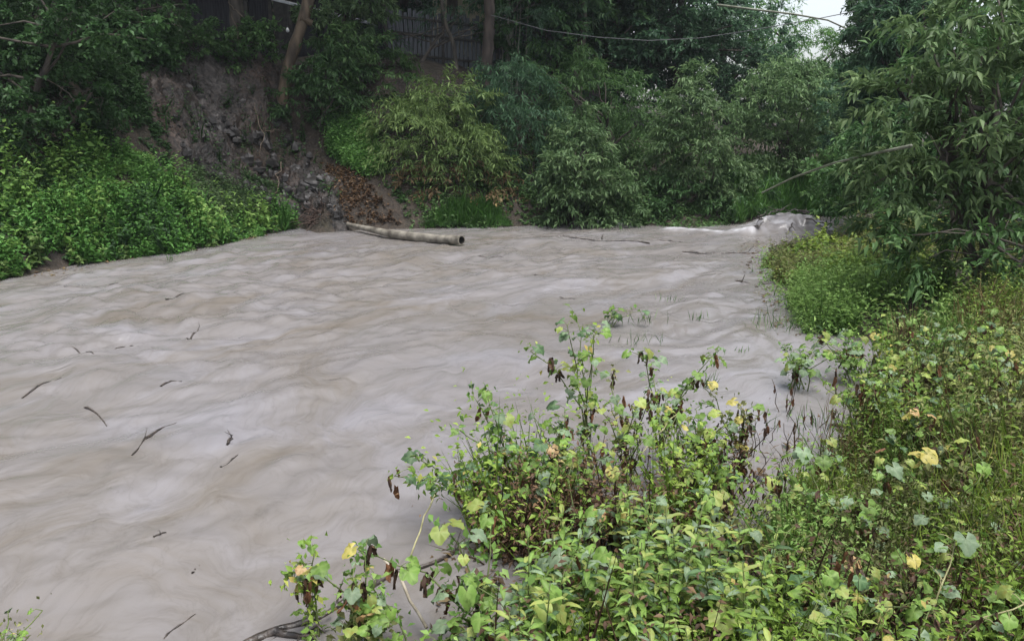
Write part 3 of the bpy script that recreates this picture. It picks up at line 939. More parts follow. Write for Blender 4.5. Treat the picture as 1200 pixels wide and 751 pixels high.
D, Bl, Md, Fr, Ol, Gr = (M['leaf_' + k] for k in ('dark', 'blue', 'mid', 'fresh', 'olive', 'grey'))
bd, bt, bb = M['bark_dark'], M['bark_tan'], M['bark_brown']
TR = [
    # far left, the shaded overhang
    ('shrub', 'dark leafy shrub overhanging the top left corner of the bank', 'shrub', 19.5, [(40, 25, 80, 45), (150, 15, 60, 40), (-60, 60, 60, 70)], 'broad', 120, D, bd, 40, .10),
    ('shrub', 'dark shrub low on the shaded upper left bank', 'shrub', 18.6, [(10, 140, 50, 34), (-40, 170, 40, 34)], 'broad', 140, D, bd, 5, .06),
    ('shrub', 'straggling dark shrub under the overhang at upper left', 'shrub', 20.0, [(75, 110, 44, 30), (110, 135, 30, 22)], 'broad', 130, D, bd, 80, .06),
    ('tree', 'big dark tree added above the frame to shade the top left of the bank', 'tree', 21.0, [(90, -75, 120, 50), (-90, -60, 110, 60), (230, -80, 90, 40), (20, -10, 60, 30)], 'broad', 90, D, bd, -60, .2),  # mostly unseen canopy, added to darken the upper left bank
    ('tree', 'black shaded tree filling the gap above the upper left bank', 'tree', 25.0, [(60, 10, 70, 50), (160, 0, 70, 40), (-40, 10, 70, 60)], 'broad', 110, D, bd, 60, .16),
    ('tree', 'tall dark tree in front of the board fence with thin hanging sprays', 'tree', 29.0, [(530, 8, 30, 26), (440, 45, 24, 20), (610, 0, 44, 26)], 'bamboo', 90, Bl, bd, 500, .07),
    ('tree', 'dense dark tree over the middle of the far bank behind the bamboo stems', 'tree', 31.5, [(640, 20, 50, 44), (690, 60, 50, 50), (610, 60, 34, 40)], 'broad', 120, Bl, bd, 650, .14),
    ('tree', 'tall tree with a dark crown right of the hanging cable', 'tree', 36.0, [(850, 60, 70, 60), (880, 110, 60, 60), (820, 10, 60, 50)], 'broad', 120, Bl, bd, 850, .18),
    ('tree', 'leafy tree just below the patch of sky', 'tree', 40.0, [(940, 130, 60, 44), (1010, 150, 50, 40), (900, 130, 60, 50)], 'broad', 120, Md, bd, 960, .18),
    ('tree', 'dark tree behind the timber hut', 'tree', 35.0, [(260, -5, 60, 30), (350, -10, 60, 26), (180, 0, 60, 40)], 'broad', 110, D, bd, 270, .16),
    ('tree', 'dark tree behind the board fence', 'tree', 34.5, [(470, 0, 60, 24), (600, 10, 50, 44), (540, -15, 40, 20), (650, 30, 40, 50)], 'broad', 110, Bl, bd, 610, .16),
    ('tree', 'dense bluish tree walling off the right side behind the drooping dark tree', 'tree', 24.0, [(1110, 60, 70, 80), (1180, 120, 70, 70), (1080, 150, 60, 60), (1010, 130, 40, 50)], 'broad', 110, Bl, bd, 1120, .18),
    ('tree', 'shadowy tree at the right edge behind the big leaved tree', 'tree', 18.0, [(1190, 150, 70, 80), (1150, 230, 60, 60), (1220, 270, 60, 60), (1080, 240, 50, 40)], 'lance', 120, D, bd, 1180, .14),
    ('shrub', 'low dark shrub with hanging leaves on the edge above the earth slip', 'shrub', 24.5, [(130, 50, 50, 28), (170, 62, 30, 20)], 'broad', 150, D, bd, 140, .06),
    ('shrub', 'green bushy shrub crowning the top of the earth slip beside the grey trunk', 'shrub', 27.0, [(225, 50, 38, 32), (255, 62, 28, 26)], 'broad', 170, Md, bd, 235, .06),
    ('shrub', 'small broad leaved shrub between the grey trunk and the leaning trunk', 'shrub', 28.0, [(312, 48, 24, 18), (298, 40, 18, 16)], 'broad', 200, Md, bd, 310, .04),
    ('shrub', 'dark shrub just right of the foot of the leaning trunk', 'shrub', 26.5, [(385, 95, 38, 42), (352, 118, 22, 26)], 'lance', 150, D, bd, 380, .06),
    ('tree', 'large leaved tree with hanging pale leaf sprays right of the leaning trunk', 'tree', 28.0, [(392, 25, 34, 36), (430, 5, 30, 30)], 'mango', 170, Gr, bd, 400, .10),
    ('shrub', 'dense green shrub below the board fence', 'shrub', 27.0, [(440, 92, 46, 42), (405, 75, 28, 34)], 'lance', 170, Md, bd, 440, .07),
    ('shrub', 'yellowish feathery shrub in the middle of the far bank', 'shrub', 25.3, [(515, 150, 60, 46), (545, 195, 48, 36), (480, 165, 40, 40), (510, 115, 34, 26)], 'bamboo', 150, Ol, bb, 520, .05),
    ('shrub', 'dry brownish low shrub under the yellowish feathery shrub', 'shrub', 24.8, [(555, 225, 48, 24), (500, 215, 40, 20)], 'lance', 130, M['leaf_dry'], bb, 540, .04),
    ('shrub', 'dark bamboo leaved clump between the brown trunk and the pyramidal tree', 'shrub', 26.3, [(605, 130, 48, 46), (630, 180, 34, 44), (585, 95, 36, 26)], 'bamboo', 150, Bl, bd, 610, .05),
    ('small_tree', 'pyramid shaped light green small tree standing at the far waterline', 'tree', 24.2, [(684, 138, 12, 16), (682, 160, 22, 20), (678, 186, 36, 24), (668, 212, 40, 22), (700, 216, 40, 24), (690, 240, 62, 20)], 'lance', 200, Gr, bd, 672, .11),
    ('tree', 'tree with wide layered sprays above the pyramidal small tree', 'tree', 27.5, [(700, 104, 58, 24), (655, 76, 40, 22), (750, 132, 30, 18)], 'bamboo', 150, Md, bd, 720, .12),
    ('tree', 'tall dark tree closing the view behind the hanging cable', 'tree', 33.0, [(770, 40, 80, 60), (835, 80, 60, 60), (720, 20, 50, 40), (760, 120, 60, 55)], 'broad', 90, Bl, bd, 790, .2),
    ('shrub', 'slender leaning shrub with layered leaf sprays left of the round bush', 'shrub', 25.5, [(810, 130, 34, 34), (800, 175, 44, 36), (830, 210, 44, 30), (812, 100, 18, 22)], 'lance', 170, Gr, bd, 830, .07),
    ('shrub', 'large round grey green bush over the head of the river', 'bush', 27.5, [(925, 125, 62, 46), (900, 175, 52, 46), (955, 190, 50, 50), (930, 95, 40, 24)], 'lance', 150, Gr, bd, 930, .10),
    ('shrub', 'shadowy bush overhanging the far waterline below the slender shrub', 'shrub', 25.0, [(790, 232, 46, 26), (752, 236, 26, 22), (860, 228, 34, 22)], 'lance', 130, D, bd, 790, .06),
    ('tree', 'pale hazy feathery tree rising behind the round bush', 'tree', 38.0, [(890, 70, 50, 50), (945, 72, 40, 40), (865, 15, 44, 40), (905, 34, 34, 36), (985, 80, 34, 40)], 'bamboo', 110, Fr, bd, 915, .16),
    ('tree', 'dark tree with drooping foliage below the patch of sky', 'tree', 22.0, [(1035, 40, 34, 56), (1060, 95, 44, 46), (1030, 115, 28, 30), (1075, 10, 40, 44)], 'mango', 150, Bl, bd, 1070, .16),
    ('shrub', 'large leaved light green plant behind the fallen pole', 'plant', 21.5, [(975, 205, 36, 24), (1010, 180, 32, 24), (1040, 205, 36, 26)], 'broad', 180, Md, bd, 1000, .05),
    ('shrub', 'green shrub filling the gap under the drooping dark tree', 'shrub', 19.5, [(1050, 165, 50, 34), (1010, 225, 40, 28), (1080, 215, 46, 34)], 'lance', 150, D, bd, 1050, .07),
]
for i, a in enumerate(TR):
    tree(*a[:10], seed=i * 3 + 1, trunk_r=a[10])
# the near right tree with big drooping leaves: three stems from one root
tree('tree', 'near right bank tree with large drooping pointed leaves and dark stems', 'tree', 12.2,
     [(1120, 40, 70, 50), (1180, 110, 90, 70), (1085, 120, 60, 44), (1130, 190, 75, 46), (1200, 210, 70, 60), (1060, 215, 42, 26), (1090, 255, 70, 30), (1190, 20, 70, 60), (1150, 290, 70, 26), (1050, 165, 44, 30), (1055, 110, 36, 26)],
     'big', 115, M['leaf_grey2'], bd, base_px=1172, trunk_r=.11, seed=90, stems=2, limbs=14, depth=.9)
tree('shrub', 'feathery light green spray hanging in front of the dark right hand trees', 'shrub', 14.5, [(1085, 45, 40, 20), (1115, 62, 34, 22), (1160, 20, 50, 26)], 'lance', 170, Md, bd, base_px=1120, trunk_r=.05, seed=95)
tree('shrub', 'dark undergrowth bush at the foot of the big leaved right bank tree', 'shrub', 11.2, [(1165, 285, 60, 30), (1090, 290, 40, 20), (1200, 320, 40, 26)], 'lance', 150, Md, bd, base_px=1140, trunk_r=.05, seed=96)


def copy_tree(src, loc, rot, scl, label=None, group=None):
    r = src.copy()
    C.objects.link(r)
    r.location = loc
    r.rotation_euler = (0, 0, rot)
    r.scale = (scl, scl, scl)
    if label:
        r['label'] = label
    if group:
        r['group'] = group
    for ch in src.children:
        c = ch.copy()
        C.objects.link(c)
        c.parent = r
    return r


# the wood behind: three tall trees, copied
BACK = []
for i, (mat, sty) in enumerate(((Bl, 'broad'), (D, 'lance'), (Md, 'broad'))):
    rng = np.random.default_rng(300 + i)
    px = 700
    root = thing('tree', 'tall dark tree in the thick wood behind the far bank', 'tree', (0, 0, 0), 'trees of the wood behind the far bank')
    lob = [(np.array([rng.normal(0, .9), rng.normal(0, .9), 3.2 + 1.5 * k]), np.array([2.3, 2.3, 1.7]) * rng.uniform(.75, 1.1)) for k in range(4)]
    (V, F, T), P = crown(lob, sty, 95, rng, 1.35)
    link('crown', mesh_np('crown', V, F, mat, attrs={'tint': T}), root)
    tb = Tubes()
    tp = wiggle((0, 0, -.3), (0.2, 0, 8.0), 8, .12, rng)
    tb.add(tp, np.linspace(.2, .06, 8), 8)
    for k in rng.choice(len(P), 14, replace=False):
        tb.add(wiggle(tp[rng.integers(3, 7)], P[k], 5, .1, rng, -.1), np.linspace(.07, .02, 5), 5)
    link('trunk', tb.mesh('trunk', bd), root)
    BACK.append(root)
rng = np.random.default_rng(5)
spots = []
for (x, y) in [(-26, 21), (-22, 24), (-19, 27), (-24, 29), (-17, 31.5), (-15, 36), (-20, 35), (-9, 38), (-5, 37), (0.5, 32.5), (2.5, 30.5), (4.0, 34), (6.5, 32.5), (1, 37), (5, 39),
               (-2.5, 33), (16, 33.5), (18.5, 37), (21, 31), (20, 22), (17, 18.5), (16.5, 14.5), (23, 26), (14.2, 20.5), (25, 19), (14, 12), (19, 11), (-3, 41), (3, 43), (-12, 42)]:
    spots.append((x, y))
for i, (x, y) in enumerate(spots):
    z = float(ground_h(np.array([x]), np.array([y]))[0])
    src = BACK[i % 3]
    sc_ = rng.uniform(.95, 1.3) * (1.0 if x < 9 else .92)
    if i < 3:
        src.location = (x, y, z - .1)
        src.scale = (sc_,) * 3
    else:
        copy_tree(src, (x, y, z - .1), rng.uniform(0, 6.28), sc_)


# ---- trunks that stand on the bank with their crowns above the picture
def tall_trunk(label, pts_px, Ys, r0, r1, bark, crown_r, seed, mat, stub=None):
    rng = np.random.default_rng(seed)
    P = np.array([at_y(px, py, Y) for (px, py), Y in zip(pts_px, Ys)])
    zb = float(ground_h(np.array([P[0][0]]), np.array([P[0][1]]))[0])
    P[0][2] = min(P[0][2], zb - .1)
    up = P[-1] - P[-2]
    up = up / np.linalg.norm(up)
    P = np.vstack([P, P[-1] + up * 2.0 + (0, 0, .6), P[-1] + up * 3.4 + (0, 0, 1.6)])
    base = P[0].copy()
    root = thing('tree', label, 'tree', base)
    t = np.linspace(0, 1, len(P))
    tt = np.linspace(0, 1, 18)
    PP = np.stack([np.interp(tt, t, P[:, k]) for k in range(3)], 1) + rng.normal(0, .012, (18, 3))
    tb = Tubes()
    rr = np.interp(tt, [0, .6, 1], [r0, r1, r1 * .5]) * (1 + .06 * rng.normal(size=18))
    tb.add(PP - base, rr, 10)
    top = P[-1]
    lob = [(top + np.array([rng.normal(0, .9), rng.normal(-1.2, .9), rng.uniform(0, 1.6)]), np.array([1.9, 1.9, 1.1]) * crown_r) for k in range(3)]  # unseen crowns, widened and pushed towards the river to shade the bank
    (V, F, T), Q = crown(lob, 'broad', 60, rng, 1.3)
    for k in rng.choice(len(Q), 10, replace=False):
        tb.add(wiggle(PP[rng.integers(14, 18)], Q[k], 5, .08, rng, -.1) - base, np.linspace(r1 * .35, .015, 5), 5)
    link('trunk', tb.mesh('trunk', bark), root)
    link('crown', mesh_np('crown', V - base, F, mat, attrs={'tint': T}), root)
    if stub is not None:
        a, b, r = stub
        s = Tubes()
        s.add(np.array([at_y(*a), at_y(*b)]) - base, [r, r * .9], 9)
        link('branch_stub', s.mesh('branch_stub', bark), root)
    return root


tall_trunk('thick grey trunk standing upright at the top of the earth slip', [(281, 72), (279, 35), (276, 0)], [28, 28, 28], .26, .24, bd, 1.7, 401, D)
tall_trunk('bare tan trunk leaning right above the earth slip with a sawn stub', [(328, 105), (340, 70), (352, 35), (362, 0)], [27, 27, 27, 27], .2, .17, bt, 1.7, 402, D,
           stub=((352, 22, 26.9), (366, 28, 27.0), .12))
tall_trunk('straight brown trunk rising right of the board fence', [(568, 100), (571, 60), (573, 30), (573, 0)], [28, 28, 28, 28], .21, .19, bb, 1.8, 403, D)
tall_trunk('thin dark crooked trunk in front of the board fence', [(535, 84), (531, 50), (522, 30), (517, 0)], [28.6] * 4, .08, .06, bd, .8, 404, D)


# ------------------------------------------------------------------ buildings on the bank top
def box_mesh(name, sx, sy, sz, mat, bev=.006):
    import bmesh
    bm = bmesh.new()
    bmesh.ops.create_cube(bm, size=1)
    bmesh.ops.scale(bm, vec=(sx, sy, sz), verts=bm.verts)
    bmesh.ops.bevel(bm, geom=bm.edges[:], offset=bev, segments=1, affect='EDGES')
    me = bpy.data.meshes.new(name)
    bm.to_mesh(me)
    bm.free()
    me.materials.append(mat)
    return me


def beam(name, a, b, w, hgt, mat, parent, base):
    a, b = np.asarray(a), np.asarray(b)
    v = Vector(b - a)
    o = link(name, box_mesh(name, v.length, w, hgt, mat), parent, Vector((a + b) / 2 - base))
    o.rotation_euler = v.to_track_quat('X', 'Z').to_euler()
    return o


# board fence, its boards picked out one by one
rng = np.random.default_rng(77)
fa, fb = at_y(455, 80, 30.5), at_y(648, 100, 31.5)
fbase = (fa + fb) / 2
fence = thing('board_fence', 'weathered grey fence of upright boards on the bank top', 'fence', fbase)
nb = 40
plank_meshes = [box_mesh('plank', .135, .024, 2.15 + .1 * k, M['plank']) for k in range(3)]
fv = fb - fa
ang = math.atan2(fv[1], fv[0])
for k in range(nb):
    p = fa + fv * ((k + .5) / nb)
    o = link('plank', plank_meshes[rng.integers(3)], fence, Vector(p - fbase + (0, rng.normal(0, .012), 1.0 + rng.normal(0, .05))))
    o.rotation_euler = (rng.normal(0, .01), rng.normal(0, .018), ang + rng.normal(0, .04))
off = np.array([0, -.07, 0])
for zz in (.55, 1.3, 1.85):
    beam('rail', fa + off + (0, 0, zz), fb + off + (0, 0, zz), .05, .09, M['beam'], fence, fbase)
for k in (0, .33, .66, 1):
    p = fa + fv * k + (0, -.14, 0)
    beam('post', p + (0, 0, -.6), p + (0, 0, 2.3), .1, .1, M['beam'], fence, fbase)

# dark timber hut behind the leaning trunk
ha, hb = at_y(225, 62, 31), at_y(452, 62, 31.5)
hbase = (ha + hb) / 2
hbase[2] = float(ground_h(np.array([hbase[0]]), np.array([hbase[1]]))[0])
hut = thing('timber_hut', 'dark timber hut with a tin roof edge half hidden behind the trunks', 'hut', hbase)
hv = hb - ha
hv[2] = 0
L_ = np.linalg.norm(hv)
hpl = [box_mesh('plank', .19, .03, 2.5 + .04 * k, M['plank_dark']) for k in range(3)]
nb = 38
for k in range(nb):
    u = (k + .5) / nb
    if .42 < u < .52:
        continue
    p = ha + hv * u
    o = link('plank', hpl[rng.integers(3)], hut, Vector((p[0] - hbase[0], p[1] - hbase[1], 1.2 + rng.normal(0, .02))))
    o.rotation_euler = (0, 0, math.atan2(hv[1], hv[0]) + rng.normal(0, .02))
for u in (0, .3, .42, .52, .75, 1):
    p = ha + hv * u
    beam('post', (p[0], p[1] - .09, hbase[2] - .3), (p[0], p[1] - .09, hbase[2] + 2.75), .13, .13, M['beam'], hut, hbase)
hd = link('door', box_mesh('door', L_ * .10 - .15, .04, 2.1, M['beam']), hut, Vector((hv[0] * -.03, hv[1] * -.03 + .06, 1.05)))
hd.rotation_euler = (0, 0, math.atan2(hv[1], hv[0]))
# corrugated roof: a real wavy sheet falling towards the river
nu, nv = 160, 6
uu, vv = np.meshgrid(np.linspace(-.03, 1.03, nu), np.linspace(0, 1, nv))
RX = ha[0] + hv[0] * uu.ravel() - hbase[0]
RY = ha[1] + hv[1] * uu.ravel() - 1.1 + vv.ravel() * 4.2 - hbase[1]
RZ = 2.62 + vv.ravel() * 1.5 + .018 * np.sin(uu.ravel() * nu * math.pi / 2.0) - .25 * uu.ravel()
link('roof', mesh_np('roof', np.stack([RX, RY, RZ], 1), grid_faces(nu, nv), M['tin_dark'], smooth=True), hut)
beam('roof_edge', at_y(318, -1, 29.9), at_y(440, 29, 30.2), .04, .1, M['tin'], hut, hbase)
# bulb hanging from the eave
b_top, b_bot = at_y(338, -2, 29.7), at_y(337, 36, 29.7)
lamp = thing('hanging_bulb', 'small white bulb hanging on a wire in front of the dark hut', 'light bulb', b_bot)
tb = Tubes()
tb.add(np.array([b_top, b_bot + (0, 0, .08)]) - b_bot, .006, 5)
link('wire', tb.mesh('wire', M['cable']), lamp)
tb = Tubes()
zz = np.array([.1, .08, .03, -.01, -.05, -.075])
tb.add(np.stack([zz * 0, zz * 0, zz], 1), [.02, .03, .055, .065, .05, .01], 10)
link('bulb', tb.mesh('bulb', M['bulb']), lamp)

# cream house farther back
cb = at_y(556, 40, 33.6)
cb[2] = float(ground_h(np.array([cb[0]]), np.array([cb[1]]))[0])
house = thing('house', 'cream walled house glimpsed between the leaves behind the board fence', 'house', cb)
link('wall', box_mesh('wall', 3.4, 3.0, 4.4, M['plaster']), house, (0, 1.5, 2.2))
wf = link('window', box_mesh('window', .9, .08, 1.1, M['beam']), house, (-.2, -.02, 3.2))
link('pane', box_mesh('pane', .74, .02, .94, M['tin_dark']), wf, (0, -.04, 0))
bpy_roof_V = np.array([[-2, -.5, 4.3], [2, -.5, 4.3], [2, 1.5, 5.5], [-2, 1.5, 5.5], [2, 3.5, 4.3], [-2, 3.5, 4.3],
                       [-2, -.5, 4.42], [2, -.5, 4.42], [2, 1.5, 5.62], [-2, 1.5, 5.62], [2, 3.5, 4.42], [-2, 3.5, 4.42]])
link('roof', mesh_np('roof', bpy_roof_V, np.array([[0, 3, 2, 1], [3, 5, 4, 2], [6, 7, 8, 9], [9, 8, 10, 11], [0, 1, 7, 6], [4, 5, 11, 10],
                     [1, 2, 8, 7], [2, 4, 10, 8], [3, 0, 6, 9], [5, 3, 9, 11]]), M['tin_dark'], smooth=False), house)

# pale bamboo stems beside the brown trunk
rng = np.random.default_rng(78)
bc = at_y(604, 60, 30)
bc[2] = float(ground_h(np.array([bc[0]]), np.array([bc[1]]))[0]) - .1
bam = thing('bamboo_clump', 'clump of slim pale bamboo stems right of the brown trunk', 'bamboo', bc)
for k in range(9):
    p0 = np.array([rng.normal(0, .35), rng.normal(0, .3), 0])
    p1 = p0 + np.array([rng.normal(0, .25), rng.normal(0, .2), 5.2])
    tb = Tubes()
    tb.add(wiggle(p0, p1, 8, .04, rng), np.linspace(.035, .02, 8), 6)
    link('stem', tb.mesh('stem', M['bamboo']), bam)
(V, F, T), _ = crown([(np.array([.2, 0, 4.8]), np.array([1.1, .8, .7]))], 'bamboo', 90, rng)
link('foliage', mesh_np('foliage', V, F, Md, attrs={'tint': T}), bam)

# ------------------------------------------------------------------ the damp air of the valley
hz_, nt, bs = new_mat('haze')
nt.nodes.remove(bs)
pv = node(nt, 'ShaderNodeVolumePrincipled')
pv.inputs['Color'].default_value = (.86, .93, 1.0, 1)
pv.inputs['Density'].default_value = .00045
pv.inputs['Anisotropy'].default_value = .2
nt.links.new(pv.outputs[0], nt.nodes['Material Output'].inputs['Volume'])
x0, x1, y0, y1, z0_, z1_ = -135, 135, -75, 165, -4, 15.4
HV = np.array([[x0, y0, z0_], [x1, y0, z0_], [x1, y1, z0_], [x0, y1, z0_], [x0, y0, z1_], [x1, y0, z1_], [x1, y1, z1_], [x0, y1, z1_]])
hz = link('haze', mesh_np('haze', HV, np.array([[0, 3, 2, 1], [4, 5, 6, 7], [0, 1, 5, 4], [1, 2, 6, 5], [2, 3, 7, 6], [3, 0, 4, 7]]), hz_, smooth=False))
tag(hz, 'thin bluish haze hanging over the river', 'haze', None, 'stuff')

# ------------------------------------------------------------------ cables, poles, pipe, roots, rock
def line_thing(name, label, cat, pts, rad, mat, sides=6, part=None):
    pts = np.asarray(pts, float)
    base = pts[0]
    tb = Tubes()
    tb.add(pts - base, rad, sides)
    o = link(name, tb.mesh(name, mat), None, Vector(base))
    return tag(o, label, cat)


cp = [(575, 18), (640, 36), (700, 44), (760, 48), (820, 45), (880, 36), (960, 22), (1060, 2), (1180, -30)]
line_thing('cable', 'thin sagging cable strung across the trees', 'cable', [at_y(px, py, Y) for (px, py), Y in zip(cp, np.linspace(27.5, 21, len(cp)))], .012, M['cable'])
cp = [(840, 6), (880, 11), (930, 17), (970, 24), (1005, 40), (1030, 60)]
line_thing('arching_bamboo', 'arching bare bamboo stem below the patch of sky', 'bamboo', [at_y(px, py, 23.5) for (px, py) in cp], np.linspace(.035, .015, 6), M['bamboo'])
cp = [(893, 226), (930, 208), (975, 192), (1020, 181), (1068, 171)]
line_thing('fallen_pole', 'pale bent pole leaning over the head of the river', 'pole', [at_y(px, py, Y) for (px, py), Y in zip(cp, (17, 15.4, 13.6, 12.0, 10.9))], np.linspace(.018, .024, 5), M['bamboo'], 8)

# the hollow pipe
pp = [(408, 268), (430, 272), (455, 276), (480, 279), (505, 281.6), (522, 283.2), (541, 286)]
P = np.array([at_z(px, py, .06) for px, py in pp])
P[:, 2] = [.19, .16, .12, .10, .10, .12, .16]
t = np.linspace(0, 1, 7)
tt = np.linspace(0, 1, 25)
PP = np.stack([np.interp(tt, t, P[:, k]) for k in range(3)], 1)
rr = np.interp(tt, [0, .2, .45, .6, .75, 1], [.06, .085, .125, .135, .115, .13])
base = PP[-1].copy()
pipe = thing('pipe', 'long pale hollow pipe lying half sunk at the far waterline', 'pipe', base)
tb = Tubes()
rngp = np.random.default_rng(3)
tb.add(PP - base, rr * (1 + .03 * rngp.normal(size=25)), 14, cap=False)
dirv = PP[-1] - PP[-2]
dirv /= np.linalg.norm(dirv)
tb.add(np.array([PP[-1], PP[-1] + dirv * .002]) - base, [.132, .102], 14, cap=False)
link('shell', tb.mesh('shell', M['pipe']), pipe)
tb = Tubes()
tb.add(np.array([PP[-1] + dirv * .003, PP[-1] - dirv * .16]) - base, [.102, .098], 14, cap=False)
tb.add(np.array([PP[-1] - dirv * .158, PP[-1] - dirv * .16]) - base, [.098, .0], 14, cap=False)
link('bore', tb.mesh('bore', M['pipe_inside']), pipe)

# clods and stones shed by the slip
rng = np.random.default_rng(68)
cl = scatter([(180, 110), (300, 90), (345, 150), (400, 235), (420, 266), (350, 262), (300, 235), (210, 185)], 700, seed=43, far=True)
th, ph = np.meshgrid(np.linspace(0, 2 * math.pi, 6, endpoint=False), np.array([.25, 1.1, 2.0, 2.9]))
uv = np.stack([np.cos(th) * np.sin(ph), np.sin(th) * np.sin(ph), np.cos(ph)], -1).reshape(-1, 3)
ii = np.arange(24).reshape(4, 6)
uf = np.stack([ii[:-1], ii[1:], np.roll(ii[1:], -1, 1), np.roll(ii[:-1], -1, 1)], -1).reshape(-1, 4)
nc = len(cl)
rad = .02 + .2 * rng.random(nc) ** 5
VV = uv[None] * (rad[:, None] * rng.uniform(.6, 1.2, (nc, 3)))[:, None] * rng.uniform(.75, 1.25, (nc, 24, 1)) + (cl + (0, 0, .13))[:, None] + rng.normal(0, .06, (nc, 1, 3))
FF = (uf[None] + (np.arange(nc) * 24)[:, None, None]).reshape(-1, 4)
tag(link('rubble', mesh_np('rubble', VV.reshape(-1, 3), FF, M['rock'], smooth=False)), 'dark clods and stones strewn down the earth slip', 'rubble', None, 'stuff')

# root tangle at the foot of the slip
rng = np.random.default_rng(60)
rb = at_z(383, 268, 0)
roots = thing('root_tangle', 'brown tangle of torn roots at the foot of the earth slip', 'roots', rb)
tb = Tubes()
for k in range(420):
    v = rng.normal(size=3)
    v[2] = abs(v[2]) * .8
    v /= np.linalg.norm(v)
    a = v * np.array([.55, .4, .5]) * rng.uniform(.3, .9) + (rng.normal(0, .1), .05, .2)
    b = a + rng.normal(0, .25, 3) + v * .2 - (0, 0, .12)
    b[2] = max(b[2], -.05)
    tb.add(wiggle(a, b, 5, .05, rng), np.linspace(.017, .005, 5), 4)
link('root_hairs', tb.mesh('root_hairs', M['root']), roots)


def lump_mesh(name, r, mat, seed, n=(28, 18), rough=.28, freq=1.6):
    th, ph = np.meshgrid(np.linspace(0, 2 * math.pi, n[0], endpoint=False), np.linspace(.02, math.pi - .02, n[1]))
    v = np.stack([np.cos(th) * np.sin(ph), np.sin(th) * np.sin(ph), np.cos(ph)], -1).reshape(-1, 3)
    f = 1 + rough * fbm(v[:, 0] * freq + seed, v[:, 1] * freq, v[:, 2] * freq, seed=seed, octv=4)
    f = np.round(f * 7) / 7 * .6 + f * .4
    V = v * f[:, None] * np.array(r)
    i = np.arange(n[0] * n[1]).reshape(n[1], n[0])
    F = np.stack([i[:-1], i[1:], np.roll(i[1:], -1, 1), np.roll(i[:-1], -1, 1)], -1).reshape(-1, 4)
    return mesh_np(name, V, F, mat, smooth=False)


link('clod', lump_mesh('clod', (.5, .36, .42), M['root'], 71), roots, (.0, .2, .12))
for (px, py, r, lab, sd_) in [(366, 222, (.48, .35, .26), 'dark flat boulder jutting from the slope above the root tangle', 81),
                              (360, 238, (.34, .28, .22), 'dark boulder wedged under the flat boulder on the slope', 82),
                              (345, 205, (.26, .24, .2), 'small dark stone above the flat boulder on the slope', 83)]:
    p = hit(px, py)
    o = link('boulder', lump_mesh('boulder', r, M['rock'], sd_), None, Vector(p + np.array([0, .1, .12])))
    tag(o, lab, 'boulder')

def wiggle_path(P, n=9):
    P = np.asarray(P)
    t = np.linspace(0, 1, len(P))
    tt = np.linspace(0, 1, n)
    Q = np.stack([np.interp(tt, t, P[:, k]) for k in range(3)], 1)
    Q[1:-1] += rng.normal(0, .045, (n - 2, 3))
    return Q


# bare roots hanging down the slip
rng = np.random.default_rng(62)
for k, (pts, lab) in enumerate([([(303, 128), (308, 152), (313, 170), (308, 192)], 'pale thin root dangling down the red part of the earth slip'),
                                ([(312, 160), (322, 166), (330, 162)], 'short crooked root sticking out of the earth slip'),
                                ([(333, 200), (330, 215), (326, 236)], 'reddish root hanging at the dark gully of the earth slip'),
                                ([(284, 20), (272, 8), (268, 0)], 'thin pale stick leaning on the thick grey trunk'),
                                ([(271, 15), (277, 40), (281, 62)], 'thin grey stick hanging beside the thick grey trunk')]):
    P = []
    for q in pts:
        if q[1] > 100:
            p = hit(*q)
            p = p + np.array([0, -.28, .28])
        else:
            p = at_y(q[0], q[1], 27.4)
        P.append(p)
    line_thing('root' if k < 3 else 'stick', lab, 'root' if k < 3 else 'stick', wiggle_path(P), np.linspace(.02, .009, 9), M['root_pale'], 5)

# ------------------------------------------------------------------ scum and litter caught along the waterline
rng = np.random.default_rng(65)


def litter(label, poly, n, lo, hi, seed, box):
    rng = np.random.default_rng(seed)
    x, y = rng.uniform(box[0], box[1], n * 30), rng.uniform(box[2], box[3], n * 30)
    d, _ = bank_dist(x, y)
    px, py = project(x, y, 0 * x)
    k = in_poly(px, py, poly) & (d < -lo) & (d > -hi) & (fbm(x * 1.1, y * 1.1, seed=seed, octv=3) > .05)
    x, y, d = x[k][:n], y[k][:n], d[k][:n]
    z = water_h(x, y)[0] * (.2 + .8 * sstep(-.2, 1.6, -d)) + .012
    m = len(x)
    th = rng.uniform(0, 6.28, m)
    L = .04 + .16 * rng.random(m) ** 2
    V, F, T = leaves(np.stack([x, y, z], 1), np.stack([np.cos(th), np.sin(th), rng.normal(.1, .12, m)], 1), np.stack([rng.normal(0, .3, m), rng.normal(0, .3, m), np.ones(m)], 1),
                     L, np.where(rng.random(m) < .6, .012, L * .4), rng.random(m) * .8)
    tag(link('litter', mesh_np('litter', V, F, M['leaf_dry'], attrs={'tint': T})), label, 'litter', None, 'stuff')


litter('dark leaf and twig litter caught along the shallow edge of the right bank', [(860, 270), (960, 270), (1020, 400), (1010, 520), (860, 640), (820, 560), (900, 400)], 420, -.1, .8, 66, (2, 9, 5, 22))
litter('scum of twigs and leaves along the waterline of the left bank', [(-20, 310), (350, 255), (420, 266), (350, 285), (0, 345)], 260, -.05, .5, 67, (-13, -4, 13, 25))
litter('leaf litter drifting into the weeds at the near waterline', [(480, 560), (640, 540), (700, 640), (560, 740), (280, 760), (300, 700)], 160, -.05, 1.0, 68, (-3, 1.5, 3.5, 8))

# ------------------------------------------------------------------ sticks and debris on the water
rng = np.random.default_rng(64)


def wh(p):
    a = water_h(np.array([p[0]]), np.array([p[1]]))[0][0]
    return float(a)


